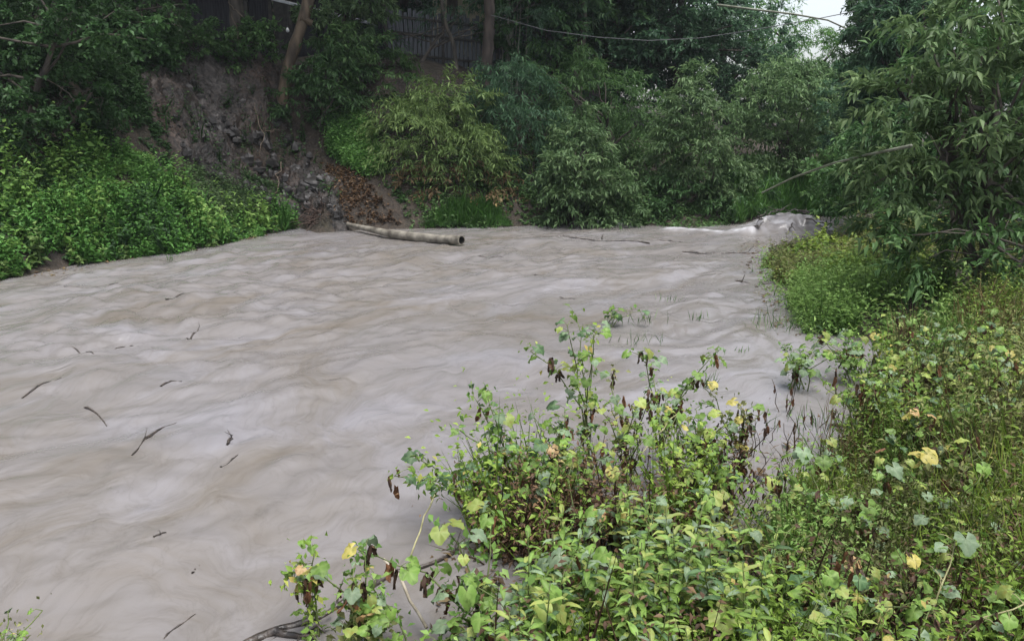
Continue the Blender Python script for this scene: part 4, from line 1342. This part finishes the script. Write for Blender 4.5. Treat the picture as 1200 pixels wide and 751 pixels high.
def floating(label, pts, r, cat='stick', name='floating_stick', jag=.03, n=9, twigs=0, mat='wet_wood', lift=.0):
    ctrl = np.array([at_z(px, py, .02) for px, py in pts])
    t = np.linspace(0, 1, len(ctrl))
    tt = np.linspace(0, 1, n)
    P = np.stack([np.interp(tt, t, ctrl[:, k]) for k in range(3)], 1)
    P[1:-1, :2] += rng.normal(0, jag * .4, (n - 2, 2))
    P[1:-1] = (P[:-2] + 2 * P[1:-1] + P[2:]) / 4
    d_, _ = bank_dist(P[:, 0], P[:, 1])
    cal = .2 + .8 * sstep(-.2, 1.6, -d_)
    P[:, 2] = water_h(P[:, 0], P[:, 1])[0] * cal + r * .1 + lift + rng.normal(0, .006, n)
    base = P[0].copy()
    tb = Tubes()
    tb.add(P - base, r * np.interp(tt, [0, .3, 1], [.7, 1, .45]) * (1 + .15 * rng.normal(size=n)), 6)
    for k in range(twigs):
        a = P[rng.integers(1, n - 1)]
        b = a + rng.normal(0, .12, 3) + (0, 0, .05)
        tb.add(np.array([a, (a + b) / 2 + rng.normal(0, .02, 3), b]) - base, [r * .4, r * .3, r * .15], 5)
    return tag(link(name, tb.mesh(name, M[mat]), None, Vector(base)), label, cat)


ST = [
    ('bent dark stick floating at the far left of the river', [(25, 461), (50, 448), (72, 443)], .020, 0),
    ('curved dark stick left of the long stick in the river', [(98, 472), (112, 478), (124, 491)], .018, 0),
    ('long ragged dark stick floating left of centre in the river', [(155, 535), (175, 508), (192, 496), (209, 488)], .020, 1),
    ('short dark stick above the long ragged stick', [(188, 452), (200, 446), (213, 445)], .020, 0),
    ('stubby black stick pointing up to the right amid the rapids', [(219, 399), (225, 393), (232, 388)], .028, 1),
    ('thin bent twig floating left of the stubby black stick', [(133, 409), (150, 404), (166, 405)], .014, 0),
    ('straight thin twig floating near the left bank', [(84, 410), (98, 413), (112, 417)], .014, 0),
    ('small dark stick drifting upper left below the green bank', [(195, 358), (205, 356), (218, 353)], .026, 0),
    ('long thin twig lying along the water near the green bank', [(75, 335), (105, 333), (138, 330)], .020, 0),
    ('slim curved twig floating in the lower left of the river', [(178, 745), (200, 725), (228, 706)], .012, 0),
    ('small jagged stick between the slim curved twig and the rapids', [(180, 630), (188, 625), (198, 621)], .012, 1),
    ('short twig standing proud of the water left of the withered plant', [(224, 665), (229, 658), (233, 655)], .012, 0),
    ('dark knot of bark floating mid river', [(266, 522), (270, 516), (273, 513)], .024, 2),
    ('thin stick trailing below the dark knot of bark', [(258, 545), (268, 537), (279, 530)], .012, 0),
    ('ragged raft of dark debris stretched across the far water', [(610, 281), (640, 278), (680, 280), (730, 280), (762, 281)], .085, 3),
    ('thin dark line of debris below the breaking foam', [(800, 291), (830, 293), (858, 294), (884, 296)], .06, 1),
    ('short dark log drifting by the right bank edge', [(862, 325), (870, 327), (879, 328)], .045, 1),
    ('small black branch caught at the right bank edge', [(893, 330), (905, 330), (918, 331)], .03, 1),
    ('dark twig drifting near the small green sprig', [(655, 344), (664, 346), (674, 347)], .018, 0),
    ('thin dark twig mid river left of the sprig', [(622, 321), (632, 320), (645, 322)], .020, 0),
    ('dark stick at the far side below the pipe mouth', [(560, 300), (575, 302), (590, 302)], .02, 0),
    ('wispy debris drifting right of the raft of debris', [(770, 278), (785, 278), (803, 279)], .05, 1),
]
for lab, pts, r, tw in ST:
    floating(lab, pts, r * .72, twigs=tw, jag=.012 + r * .6)
floating('long black waterlogged branch along the near edge by the withered plants', [(265, 752), (290, 742), (330, 730), (372, 722), (415, 700), (455, 672), (490, 664), (520, 652), (545, 632), (585, 612)], .026, 'branch', 'sunken_branch', .02, 24, 6, lift=.01)
floating('dark wet stick crossing the long black branch at lower left', [(280, 751), (310, 733), (345, 742), (370, 752)], .03, 'branch', 'sunken_branch', .02, 10, 3, lift=.01)
# twigs caught in the breaking wave
for k in range(12):
    a = HEAP + np.array([rng.uniform(-1.1, .9), rng.uniform(-.9, .2), 0])
    b = a + np.array([rng.normal(0, .35), rng.normal(0, .15), 0])
    def hz(p):
        q = np.exp(-(((p[0] - HEAP[0]) / 1.25) ** 2 + ((p[1] - HEAP[1]) / .9) ** 2) ** 1.5)
        return q * .5 + .05
    P = wiggle(a, b, 6, .06, rng)
    for q in P:
        q[2] = hz(q) + rng.uniform(0, .1)
    tb = Tubes()
    tb.add(P - P[0], np.linspace(.022, .008, 6), 5)
    for j in range(3):
        s = P[rng.integers(1, 5)]
        tb.add(np.array([s, s + rng.normal(0, .13, 3)]) - P[0], [.012, .005], 4)
    tag(link('twig', tb.mesh('twig', M['wet_wood']), None, Vector(P[0])), 'dark twig caught in the breaking wave at the head of the river', 'twig', 'twigs caught in the breaking wave')

# ------------------------------------------------------------------ large single leaves (shared meshes)
def lobed(name, mat, seed, lobes=5, curl=.12, deep=.3):
    rng = np.random.default_rng(seed)
    n = 21
    th = np.linspace(-2.75, 2.75, n)
    r = np.ones(n)
    lob = (np.cos((th / 2.75) * math.pi * (lobes - 1) / 2 * 2) + 1) / 2
    env = .62 + .38 * np.cos(th / 2) ** 1.3
    r = env * (1 - deep * (1 - lob)) * (1 + .05 * rng.normal(size=n))
    V = [[0, 0, 0]]
    vein = [1.0]
    for f in (.55, 1.0):
        z = curl * (r * f) ** 2 * np.sin(th * 2 + seed) * .8 - curl * 1.1 * (r * f) ** 2 - .05 * (1 - lob) * f * -1 + .055 * rng.normal(size=n) * f
        V += np.stack([np.cos(th) * r * f, np.sin(th) * r * f, z], 1).tolist()
        vein += (lob ** 3 * (1 if f < 1 else .6)).tolist()
    F = []
    a, b = 1, 1 + n
    me = bpy.data.meshes.new(name)
    for i in range(n - 1):
        F.append((0, a + i, a + i + 1))
        F.append((a + i, b + i, b + i + 1, a + i + 1))
    V = np.array(V)
    V[:, 0] *= .62
    V[:, 1] *= .56
    V[:, 0] += .0
    me.from_pydata(V.tolist(), [], F)
    at = me.attributes.new('vein', 'FLOAT', 'POINT')
    at.data.foreach_set('value', np.array(vein, np.float32))
    me.polygons.foreach_set('use_smooth', np.ones(len(F), bool))
    me.update()
    me.materials.append(mat)
    return me


def withered(name, mat, seed):
    """a dead leaf, hanging crumpled: a twisted narrow rag along -Z"""
    rng = np.random.default_rng(seed)
    n, m = 6, 5
    V, F = [], []
    for i in range(n):
        t = i / (n - 1)
        w = .17 * math.sin(math.pi * (t * .85 + .12)) + .02
        for j in range(m):
            s = j / (m - 1) - .5
            fold = .08 * math.sin(s * 9 + seed + t * 2)
            a = t * 1.3 + seed
            x, y = s * 2 * w, fold + .03 * rng.normal()
            V.append((x * math.cos(a) - y * math.sin(a) + .05 * rng.normal(), x * math.sin(a) + y * math.cos(a), -t + .02 * rng.normal()))
    for i in range(n - 1):
        for j in range(m - 1):
            k = i * m + j
            F.append((k, k + 1, k + m + 1, k + m))
    me = bpy.data.meshes.new(name)
    me.from_pydata(V, [], F)
    me.polygons.foreach_set('use_smooth', np.ones(len(F), bool))
    me.materials.append(mat)
    me.update()
    return me


def lance(name, mat, seed):
    """a pointed herb leaf along +X, arched and folded"""
    rng = np.random.default_rng(seed)
    n = 6
    V, F, vein = [], [], []
    for i in range(n):
        t = i / (n - 1)
        w = .15 * math.sin(math.pi * min(1, t * .93 + .05)) ** .8
        z = .25 * t - .5 * t * t * rng.uniform(.7, 1.1)
        tw = .03 * rng.normal()
        V += [(t, -w, z + .06 + tw), (t, 0, z), (t, w, z + .06 - tw)]
        vein += [0, 1, 0]
    for i in range(n - 1):
        for j in range(2):
            k = i * 3 + j
            F.append((k, k + 3, k + 4, k + 1))
    me = bpy.data.meshes.new(name)
    me.from_pydata(V, [], F)
    at = me.attributes.new('vein', 'FLOAT', 'POINT')
    at.data.foreach_set('value', np.array(vein, np.float32))
    me.polygons.foreach_set('use_smooth', np.ones(len(F), bool))
    me.materials.append(mat)
    me.update()
    return me


LOB = {k: [lobed('leaf', M['b_' + k], s * 7 + len(k), lobes=(3 if s == 2 else 5), curl=.10 + .06 * s, deep=.10 + .06 * s) for s in range(3)] for k in ('green', 'deep', 'pale', 'lime', 'yellow', 'tan')}
DEAD = [withered('withered_leaf', M['b_dead'], s) for s in range(4)] + [withered('withered_leaf', M['b_rust'], s + 9) for s in range(2)]
LAN = {k: [lance('leaf', M['b_' + k], s) for s in range(3)] for k in ('green', 'lime', 'pale', 'deep')}


def put(me, parent, pos, direction, normal, size):
    x = Vector(direction).normalized()
    z = Vector(normal)
    y = z.cross(x)
    if y.length < 1e-4:
        y = Vector((1, 0, 0)).cross(x)
    y.normalize()
    z = x.cross(y)
    m = Matrix((x, y, z)).transposed().to_4x4() @ Matrix.Diagonal((size, size, size, 1))
    m.translation = Vector(pos)
    o = bpy.data.objects.new(me.name.split('.')[0], me)
    C.objects.link(o)
    o.parent = parent
    o.matrix_local = m
    return o


def pick(rng, mix):
    ks, ws = list(mix), np.array(list(mix.values()), float)
    return ks[rng.choice(len(ks), p=ws / ws.sum())]


GREEN = {'green': 6, 'pale': 3, 'lime': 1.6, 'deep': 2, 'yellow': .2}
DARKG = {'deep': 6, 'green': 3, 'yellow': .2}
YELL = {'lime': 3, 'green': 3.2, 'yellow': .9, 'pale': 1.6, 'tan': .12}
PALE = {'pale': 4, 'green': 4, 'lime': 1.5}


def vine_plant(label, base, height, lean=(0, 0), n=16, dead=6, mix=GREEN, size=.115, branches=3, seed=0, stem='stem_green', group=None, spread=.25, hero=None, name='leafy_plant', small=170):
    n, dead = int(n * 1.25), int(dead * 1.9)
    """a rank weed with lobed leaves on long stalks; withered leaves hang low on its stems"""
    rng = np.random.default_rng(seed + 5000)
    base = np.asarray(base, float)
    root = thing(name, label, 'plant', base, group)
    tips = []
    tb = Tubes()
    for b in range(branches):
        top = np.array([lean[0] + rng.normal(0, spread), lean[1] + rng.normal(0, spread), height * rng.uniform(.7, 1.05) if b else height])
        k = 8
        t = np.linspace(0, 1, k)[:, None]
        mid = np.array([lean[0] * .25, lean[1] * .25, height * .55])
        P = (1 - t) ** 2 * np.array([rng.normal(0, .05), rng.normal(0, .05), -.12]) + 2 * t * (1 - t) * mid + t * t * top
        P[1:-1] += rng.normal(0, .018, (k - 2, 3))
        tb.add(P, np.linspace(.009, .0035, k), 5)
        tips.append(P)
    sml_p, sml_d = [], []
    for i in range(n):
        P = tips[i % branches]
        u = rng.uniform(.35, 1.0) if i >= branches else 1.0
        f = u * (len(P) - 1)
        j = min(int(f), len(P) - 2)
        a = P[j] + (P[j + 1] - P[j]) * (f - j)
        az = rng.uniform(0, 6.283)
        pl = size * rng.uniform(.5, 1.3)
        out = np.array([math.cos(az), math.sin(az), rng.uniform(.1, .8)])
        e = a + out / np.linalg.norm(out) * pl
        tb.add(np.array([a, (a + e) / 2 + (0, 0, .012), e]), [.003, .0025, .002], 4, cap=False)
        col = pick(rng, mix)
        d = np.array([out[0], out[1], rng.uniform(-.9, .15)])
        nr = np.array([out[0] * .35 + rng.normal(0, .3), out[1] * .35 - .25 + rng.normal(0, .3), 1.0])
        put(LOB[col][rng.integers(3)], root, e, d, nr, size * rng.uniform(.6, 1.2))
    for i in range(dead):
        P = tips[rng.integers(branches)]
        if i % 3 == 0:
            spot = P[rng.integers(2, len(P))]
        a = spot + rng.normal(0, .035, 3)
        put(DEAD[rng.integers(len(DEAD))], root, a, (rng.normal(), rng.normal(), .15), (rng.normal(0, .25), rng.normal(0, .25), 1), size * rng.uniform(.7, 1.25))
    if hero:
        col, sz, offv = hero
        a = tips[0][-1]
        e = a + np.array(offv)
        tb.add(np.array([a, (a + e) / 2, e]), [.004, .0035, .003], 5, cap=False)
        put(LOB[col][0], root, e, (rng.normal(0, .4), -.75, -.45), (rng.normal(0, .15), -.55, .8), sz)
    if small:
        N = small
        q = np.array([tips[rng.integers(branches)][rng.integers(2, 8)] for _ in range(N)]) + rng.normal(0, .048, (N, 3))
        d = rng.normal(0, 1, (N, 3))
        d[:, 2] -= .2
        nr = rng.normal(0, .5, (N, 3))
        nr[:, 2] += 1
        Ls = size * .5 * (.6 + .8 * rng.random(N))
        V, F, T = leaves(q, d, nr, Ls, Ls * .55, rng.random(N))
        o = link('leaflets', mesh_np('leaflets', V, F, [M['leaf_herb'], M['leaf_tangle'], M['leaf_weed']][0 if mix is PALE else rng.integers(3)], attrs={'tint': T}), root)
        o['kind'] = 'stuff'
    link('stem', tb.mesh('stem', M[stem]), root)
    return root


def gbase(px, py):
    p = hit(px, py)
    return p


PL = [
    # label, base px, height, lean, leaves, dead, mix, size, branches, extra
    ('tall bushy weed at the water edge with a yellow leaf at its tip', (690, 545), 1.45, (-.15, .05), 40, 8, GREEN, .105, 5, {}),
    ('weed with a tuft of dead brown leaves at its top', (775, 545), 1.15, (0, .05), 24, 14, PALE, .10, 4, {}),
    ('weed with limp dark leaves and a yellow leaf standing in the flooded gap', (868, 565), .95, (-.05, 0), 12, 16, YELL, .10, 3, {}),
    ('leafy weed with an upright tip left of the tall bushy weed', (600, 590), .95, (-.15, .1), 24, 8, GREEN, .115, 4, {}),
    ('weed stretching a long branch of deep green leaves out over the water', (590, 612), .55, (-.75, .05), 20, 7, DARKG, .115, 3, {}),
    ('dense weed with dark hanging leaves above the flooded pocket', (560, 600), .55, (-.15, .1), 22, 8, DARKG, .11, 4, {}),
    ('bushy weed with hanging rust leaves just right of the tall bushy weed', (735, 565), .9, (-.05, .05), 26, 16, YELL, .10, 5, {'spread': .3}),
    ('round headed weed in front of the tall bushy weed', (665, 590), .75, (-.05, .05), 30, 8, GREEN, .11, 6, {'spread': .35}),
    ('low dense weed in front of the dead topped weed', (775, 590), .7, (0, .05), 26, 14, YELL, .10, 6, {'spread': .35}),
    ('lush weed between the long branch and the round headed weed', (625, 615), .7, (0, .05), 30, 8, GREEN, .115, 6, {'spread': .3}),
    ('weed with many brown hanging leaves left of the flooded gap', (815, 575), .75, (0, .05), 18, 20, YELL, .10, 5, {'spread': .3}),
    ('thin weed with a yellow tip standing farthest out at lower left', (372, 745), .6, (-.04, .02), 10, 6, YELL, .10, 2, {'spread': .06}),
    ('withered weed with one long dead arm at the lower left edge', (440, 765), .66, (.0, 0), 24, 14, YELL, .10, 4, {'spread': .14}),
    ('yellowing weed hanging over the black branch at lower left', (410, 800), .45, (-.02, 0), 24, 8, YELL, .11, 4, {'spread': .14}),
    ('pale green weed at the bottom edge left of centre', (500, 800), .45, (0, .05), 24, 3, PALE, .105, 4, {}),
    ('tall bent weed with a drooping half dead head over grey water', (575, 760), .75, (-.12, .1), 18, 12, PALE, .12, 3, {}),
    ('weed with broad pale leaves at the bottom centre', (640, 770), .5, (0, .05), 26, 3, PALE, .125, 4, {}),
    ('weed with an orange tan leaf amid the dead stalks', (660, 610), .5, (.0, .0), 18, 10, YELL, .11, 4, {'hero': ('tan', .13, (-.03, -.05, .06))}),
    ('weed with a curled cream and rust leaf in the middle of the patch', (715, 640), .5, (0, .0), 16, 12, YELL, .10, 4, {'hero': ('tan', .10, (-.02, -.05, .05))}),
    ('weed with a round yellow leaf right of the curled leaf', (750, 650), .5, (0, .0), 18, 8, YELL, .10, 4, {'hero': ('yellow', .11, (0, -.05, .05))}),
    ('brown tangled weed in the heart of the patch', (800, 600), .6, (0, .05), 16, 22, YELL, .09, 4, {}),
    ('fresh green lobed weed beside the flooded gap', (850, 620), .6, (0, .1), 22, 8, GREEN, .11, 4, {}),
    ('arched green weed with drooping leaves in the flooded gap', (840, 590), .6, (.08, .1), 18, 10, PALE, .11, 4, {}),
    ('weed with a pale star shaped leaf left of the flooded gap', (865, 660), .45, (0, 0), 16, 6, YELL, .10, 4, {'hero': ('lime', .12, (0, -.05, .05))}),
    ('bushy weed standing in the water off the right bank', (935, 455), .55, (-.05, .05), 40, 5, PALE, .11, 7, {'spread': .42}),
    ('loose weed between the bushy weed and the right bank', (990, 450), .6, (0, .05), 16, 9, GREEN, .11, 4, {'spread': .3}),
    ('weed with a yellow leaf hanging over the flooded inlet', (1035, 465), .7, (-.08, 0), 12, 6, YELL, .12, 3, {'hero': ('yellow', .13, (-.06, -.05, .03))}),
    ('weed with orange and yellow leaves at the head of the flooded inlet', (1015, 445), .5, (0, 0), 18, 5, YELL, .12, 4, {'spread': .35}),
    ('weed holding up a pale grey green leaf', (970, 640), .55, (0, 0), 12, 8, PALE, .10, 3, {'hero': ('pale', .145, (-.03, -.06, .06))}),
    ('second pale leaved weed to the right of the pale grey green leaf', (1030, 650), .55, (-.02, 0), 12, 8, PALE, .10, 3, {'hero': ('pale', .13, (0, -.06, .06))}),
    ('weed topped by a single bright yellow scalloped leaf', (1080, 620), .6, (0, 0), 12, 10, YELL, .10, 3, {'hero': ('yellow', .15, (0, -.05, .05))}),
    ('weed with a folded tan leaf low on the near bank', (1015, 715), .35, (0, 0), 12, 5, GREEN, .09, 3, {'hero': ('tan', .12, (0, -.06, .04))}),
    ('weed with a broad lime green leaf low by the flooded gap', (928, 735), .35, (0, 0), 12, 4, GREEN, .09, 3, {'hero': ('lime', .13, (0, -.06, .04))}),
    ('weed with the largest yellow green leaf at the bottom edge', (935, 815), .38, (0, 0), 10, 3, GREEN, .09, 3, {'hero': ('lime', .15, (0, -.08, .03))}),
    ('leaning pale stalk weed with a pale folded leaf at right', (1075, 800), .62, (.28, .15), 16, 6, PALE, .085, 2, {'hero': ('pale', .14, (.03, -.04, .04)), 'stem': 'stem_pale'}),
    ('weed with rust brown withered top at the right edge', (1190, 640), .6, (0, 0), 10, 18, YELL, .09, 4, {}),
    ('low weed with small lime leaves at the far right edge', (1185, 760), .4, (0, 0), 18, 3, GREEN, .09, 4, {}),
    ('weed with bunched dry leaves on the right bank slope', (1110, 560), .6, (0, 0), 14, 14, YELL, .10, 4, {}),
    ('tall green weed on the right bank slope under the bank tree', (1150, 500), .7, (0, 0), 18, 8, GREEN, .11, 4, {}),
    ('sprawling weed with a bright curved leaf on the right bank slope', (1190, 500), .7, (0, 0), 18, 8, YELL, .11, 4, {}),
    ('broken pale leaved plant lying under the bank tree', (1115, 345), .5, (-.1, 0), 20, 10, PALE, .17, 4, {'spread': .4}),
    ('rusty orange leaved weed at the right edge of the bank', (1190, 430), .6, (0, 0), 18, 10, YELL, .11, 4, {}),
    ('small leafy plant cut by the bottom left frame edge', (-12, 792), .22, (.12, .12), 22, 1, GREEN, .055, 5, {'spread': .09}),
    ('leafy sprig poking up mid river', (716, 380), .22, (0, 0), 9, 0, {'green': 1, 'deep': 1}, .16, 3, {'small': 30}),
]
for i, a in enumerate(PL):
    vine_plant(a[0], gbase(*a[1]), a[2], a[3], a[4], a[5], a[6], a[7], a[8], seed=i, **a[9])


def herb(label, base, height, n=22, seed=0, col=None, group=None, lean=(0, 0), size=.10):
    """an upright herb with pairs of pointed leaves up one stem"""
    rng = np.random.default_rng(seed + 9000)
    base = np.asarray(base, float)
    root = thing('herb', label, 'plant', base, group)
    top = np.array([lean[0] + rng.normal(0, .08), lean[1] + rng.normal(0, .08), height])
    P = wiggle((0, 0, -.1), top, 7, .015, rng)
    tb = Tubes()
    tb.add(P, np.linspace(.006, .003, 7), 5)
    link('stem', tb.mesh('stem', M['stem_green']), root)
    az = rng.uniform(0, 6.28)
    for i in range(n):
        u = .2 + .8 * (i // 2) / (n / 2)
        f = u * 6
        j = min(int(f), 5)
        a = P[j] + (P[j + 1] - P[j]) * (f - j)
        th = az + (i % 2) * math.pi + (i // 2) * 1.57 + rng.normal(0, .25)
        d = (math.cos(th), math.sin(th), rng.uniform(.0, .6))
        c = col or pick(rng, {'green': 5, 'lime': 2.2, 'pale': 1, 'deep': 1})
        put(LAN[c][rng.integers(3)], root, a, d, (rng.normal(0, .15), rng.normal(0, .15), 1), size * rng.uniform(.7, 1.25) * (1.1 - .45 * abs(u - .55)))
    return root


hp = scatter([(640, 700), (700, 655), (790, 650), (850, 665), (890, 740), (980, 790), (1060, 1000), (560, 1000), (580, 760)], 120, area=(-.6, 3.6, 2.0, 5.4), seed=71, far=False)
for i, p in enumerate(hp):
    herb('upright green herb with pointed paired leaves in the near bank thicket', p, .38 + .34 * random.random(), 24, i, size=.075 + .04 * random.random(), group='pointed leaved herbs of the near bank')

# nameless lobed weeds thickening the patch, and black dead stalks standing in the flood
wp = scatter([(600, 720), (700, 640), (880, 640), (960, 560), (1210, 560), (1210, 900), (560, 900)], 26, area=(-.4, 4.2, 2.4, 7), seed=72, far=False)
for i, p in enumerate(wp):
    vine_plant('rank lobed weed amid the thicket of the near bank', p, .35 + .25 * random.random(), (0, 0), 13, 5, [GREEN, YELL, PALE][i % 3], .085, 3, seed=200 + i, group='rank lobed weeds of the near bank', small=90)
wp = scatter([(1000, 420), (1120, 440), (1200, 400), (1210, 560), (960, 550)], 40, area=(2, 9, 5.5, 13), seed=73, far=False)
for i, p in enumerate(wp):
    vine_plant('ragged weed with small lobed leaves on the right bank slope', p, .5 + .25 * random.random(), (0, 0), 10, 7, [GREEN, YELL, DARKG, PALE][i % 4], .10, 3, seed=300 + i, group='ragged weeds of the right bank slope', small=120)


def stalks(label, base, n, hgt, seed, group=None, dead=4):
    rng = np.random.default_rng(seed + 700)
    root = thing('dead_stalks', label, 'dead plant', base, group)
    for k in range(n):
        tb = Tubes()
        p0 = np.array([rng.normal(0, .09), rng.normal(0, .07), -.08])
        P = wiggle(p0, p0 + np.array([rng.normal(0, .08), rng.normal(0, .08), hgt * rng.uniform(.6, 1.1)]), 6, .015, rng)
        tb.add(P, np.linspace(.006, .003, 6), 5)
        link('stalk', tb.mesh('stalk', M['stem_dead']), root)
        if k < dead:
            put(DEAD[rng.integers(len(DEAD))], root, P[rng.integers(3, 6)], (rng.normal(), rng.normal(), .1), (0, .2, 1), .10 * rng.uniform(.6, 1.1))
    return root


SK = [(925, 485, 5, .45, 'thin black dead stalks in front of the bushy weed standing in the water'), (905, 540, 6, .5, 'black dead stalks below the bushy weed in open grey water'),
      (1010, 455, 5, .5, 'black dead stalks at the head of the flooded inlet'), (1018, 480, 6, .5, 'black dead stalks under the yellow leaf of the flooded inlet'),
      (882, 600, 7, .5, 'black dead stalks in the middle of the flooded gap'), (900, 585, 5, .45, 'few black stalks at the right edge of the flooded gap'),
      (790, 560, 6, .6, 'dark dead stalks below the weed with the dead brown top'), (730, 555, 6, .6, 'dead stalks between the tall bushy weed and the dead topped weed'),
      (700, 570, 5, .6, 'dark stalks at the foot of the tall bushy weed'), (985, 500, 4, .35, 'short black stalks in the flooded inlet'),
      (950, 500, 4, .35, 'short black stalks left of the flooded inlet'), (890, 520, 4, .4, 'slim black stalks right of the limp leaved weed'),
      (835, 570, 6, .55, 'dark stalks left of the flooded gap'), (660, 580, 5, .5, 'dark stalks left of the foot of the tall bushy weed'), (915, 620, 6, .45, 'black stalks at the near end of the flooded gap')]
for i, (px, py, n, h_, lab) in enumerate(SK):
    stalks(lab, gbase(px, py), n, h_, i, group='dead stalks standing in the flood')


# blades of drowned grass poking through the water
def sprig(label, px, py, n, hgt, spread, seed, mat='leaf_grey', group=None):
    rng = np.random.default_rng(seed)
    b = at_z(px, py)
    pos = np.stack([rng.normal(0, spread, n), rng.normal(0, spread * .7, n), np.full(n, -.03)], 1)
    d = rng.normal(0, .3, (n, 3))
    d[:, 2] = 1
    nr = rng.normal(0, 1, (n, 3))
    nr[:, 2] = .1
    L = hgt * (.5 + .7 * rng.random(n))
    V, F, T = leaves(pos, d, nr, L, np.full(n, .012), rng.random(n))
    return tag(link('grass_sprig', mesh_np('grass_sprig', V, F, M[mat], attrs={'tint': T}), None, Vector(b)), label, 'grass', group)


for i, (px, py, n, h_, s_, lab) in enumerate([(752, 378, 22, .28, .18, 'wispy drowned grass right of the leafy sprig'), (747, 402, 18, .22, .16, 'faint drowned grass below the leafy sprig'),
                                              (786, 352, 16, .2, .15, 'sparse drowned grass tips upstream of the leafy sprig'), (820, 374, 14, .2, .14, 'sparse grass tips nearer the right bank'),
                                              (826, 455, 16, .28, .05, 'small dark leafy twig rising between the weeds and the bushy weed'), (870, 412, 10, .12, .05, 'tiny yellow green tuft in the open water'),
                                              (925, 385, 60, .35, .3, 'pale grass fringe at the edge of the right bank weeds'), (620, 625, 50, .35, .16, 'thin grey green grass standing in the pocket of water'),
                                              (960, 500, 40, .25, .3, 'thin grass standing in the flooded inlet'), (200, 306, 10, .3, .06, 'lone sprig at the foot of the green bank')]):
    sprig(lab, px, py, n, h_, s_, 800 + i)

# pale broken canes among the weeds
rng = np.random.default_rng(91)
for lab, a, b, za, zb_, r in [('pale broken cane leaning over the water beside the flooded pocket', (515, 570), (480, 655), .35, .03, .007),
                              ('yellow cane lying across the weeds right of the flooded gap', (890, 570), (985, 630), .35, .2, .006),
                              ('bare arched cane amid the dead weeds', (800, 480), (750, 535), .6, .4, .006),
                              ('grey stick with a thin tip at the bottom left weeds', (450, 655), (500, 735), .2, .12, .011)]:
    P = wiggle(at_z(a[0], a[1], za), at_z(b[0], b[1], zb_), 7, .015, rng, -.03)
    line_thing('cane', lab, 'cane', P, r, M['stem_pale'] if 'grey' not in lab else M['dead_stick'], 6)
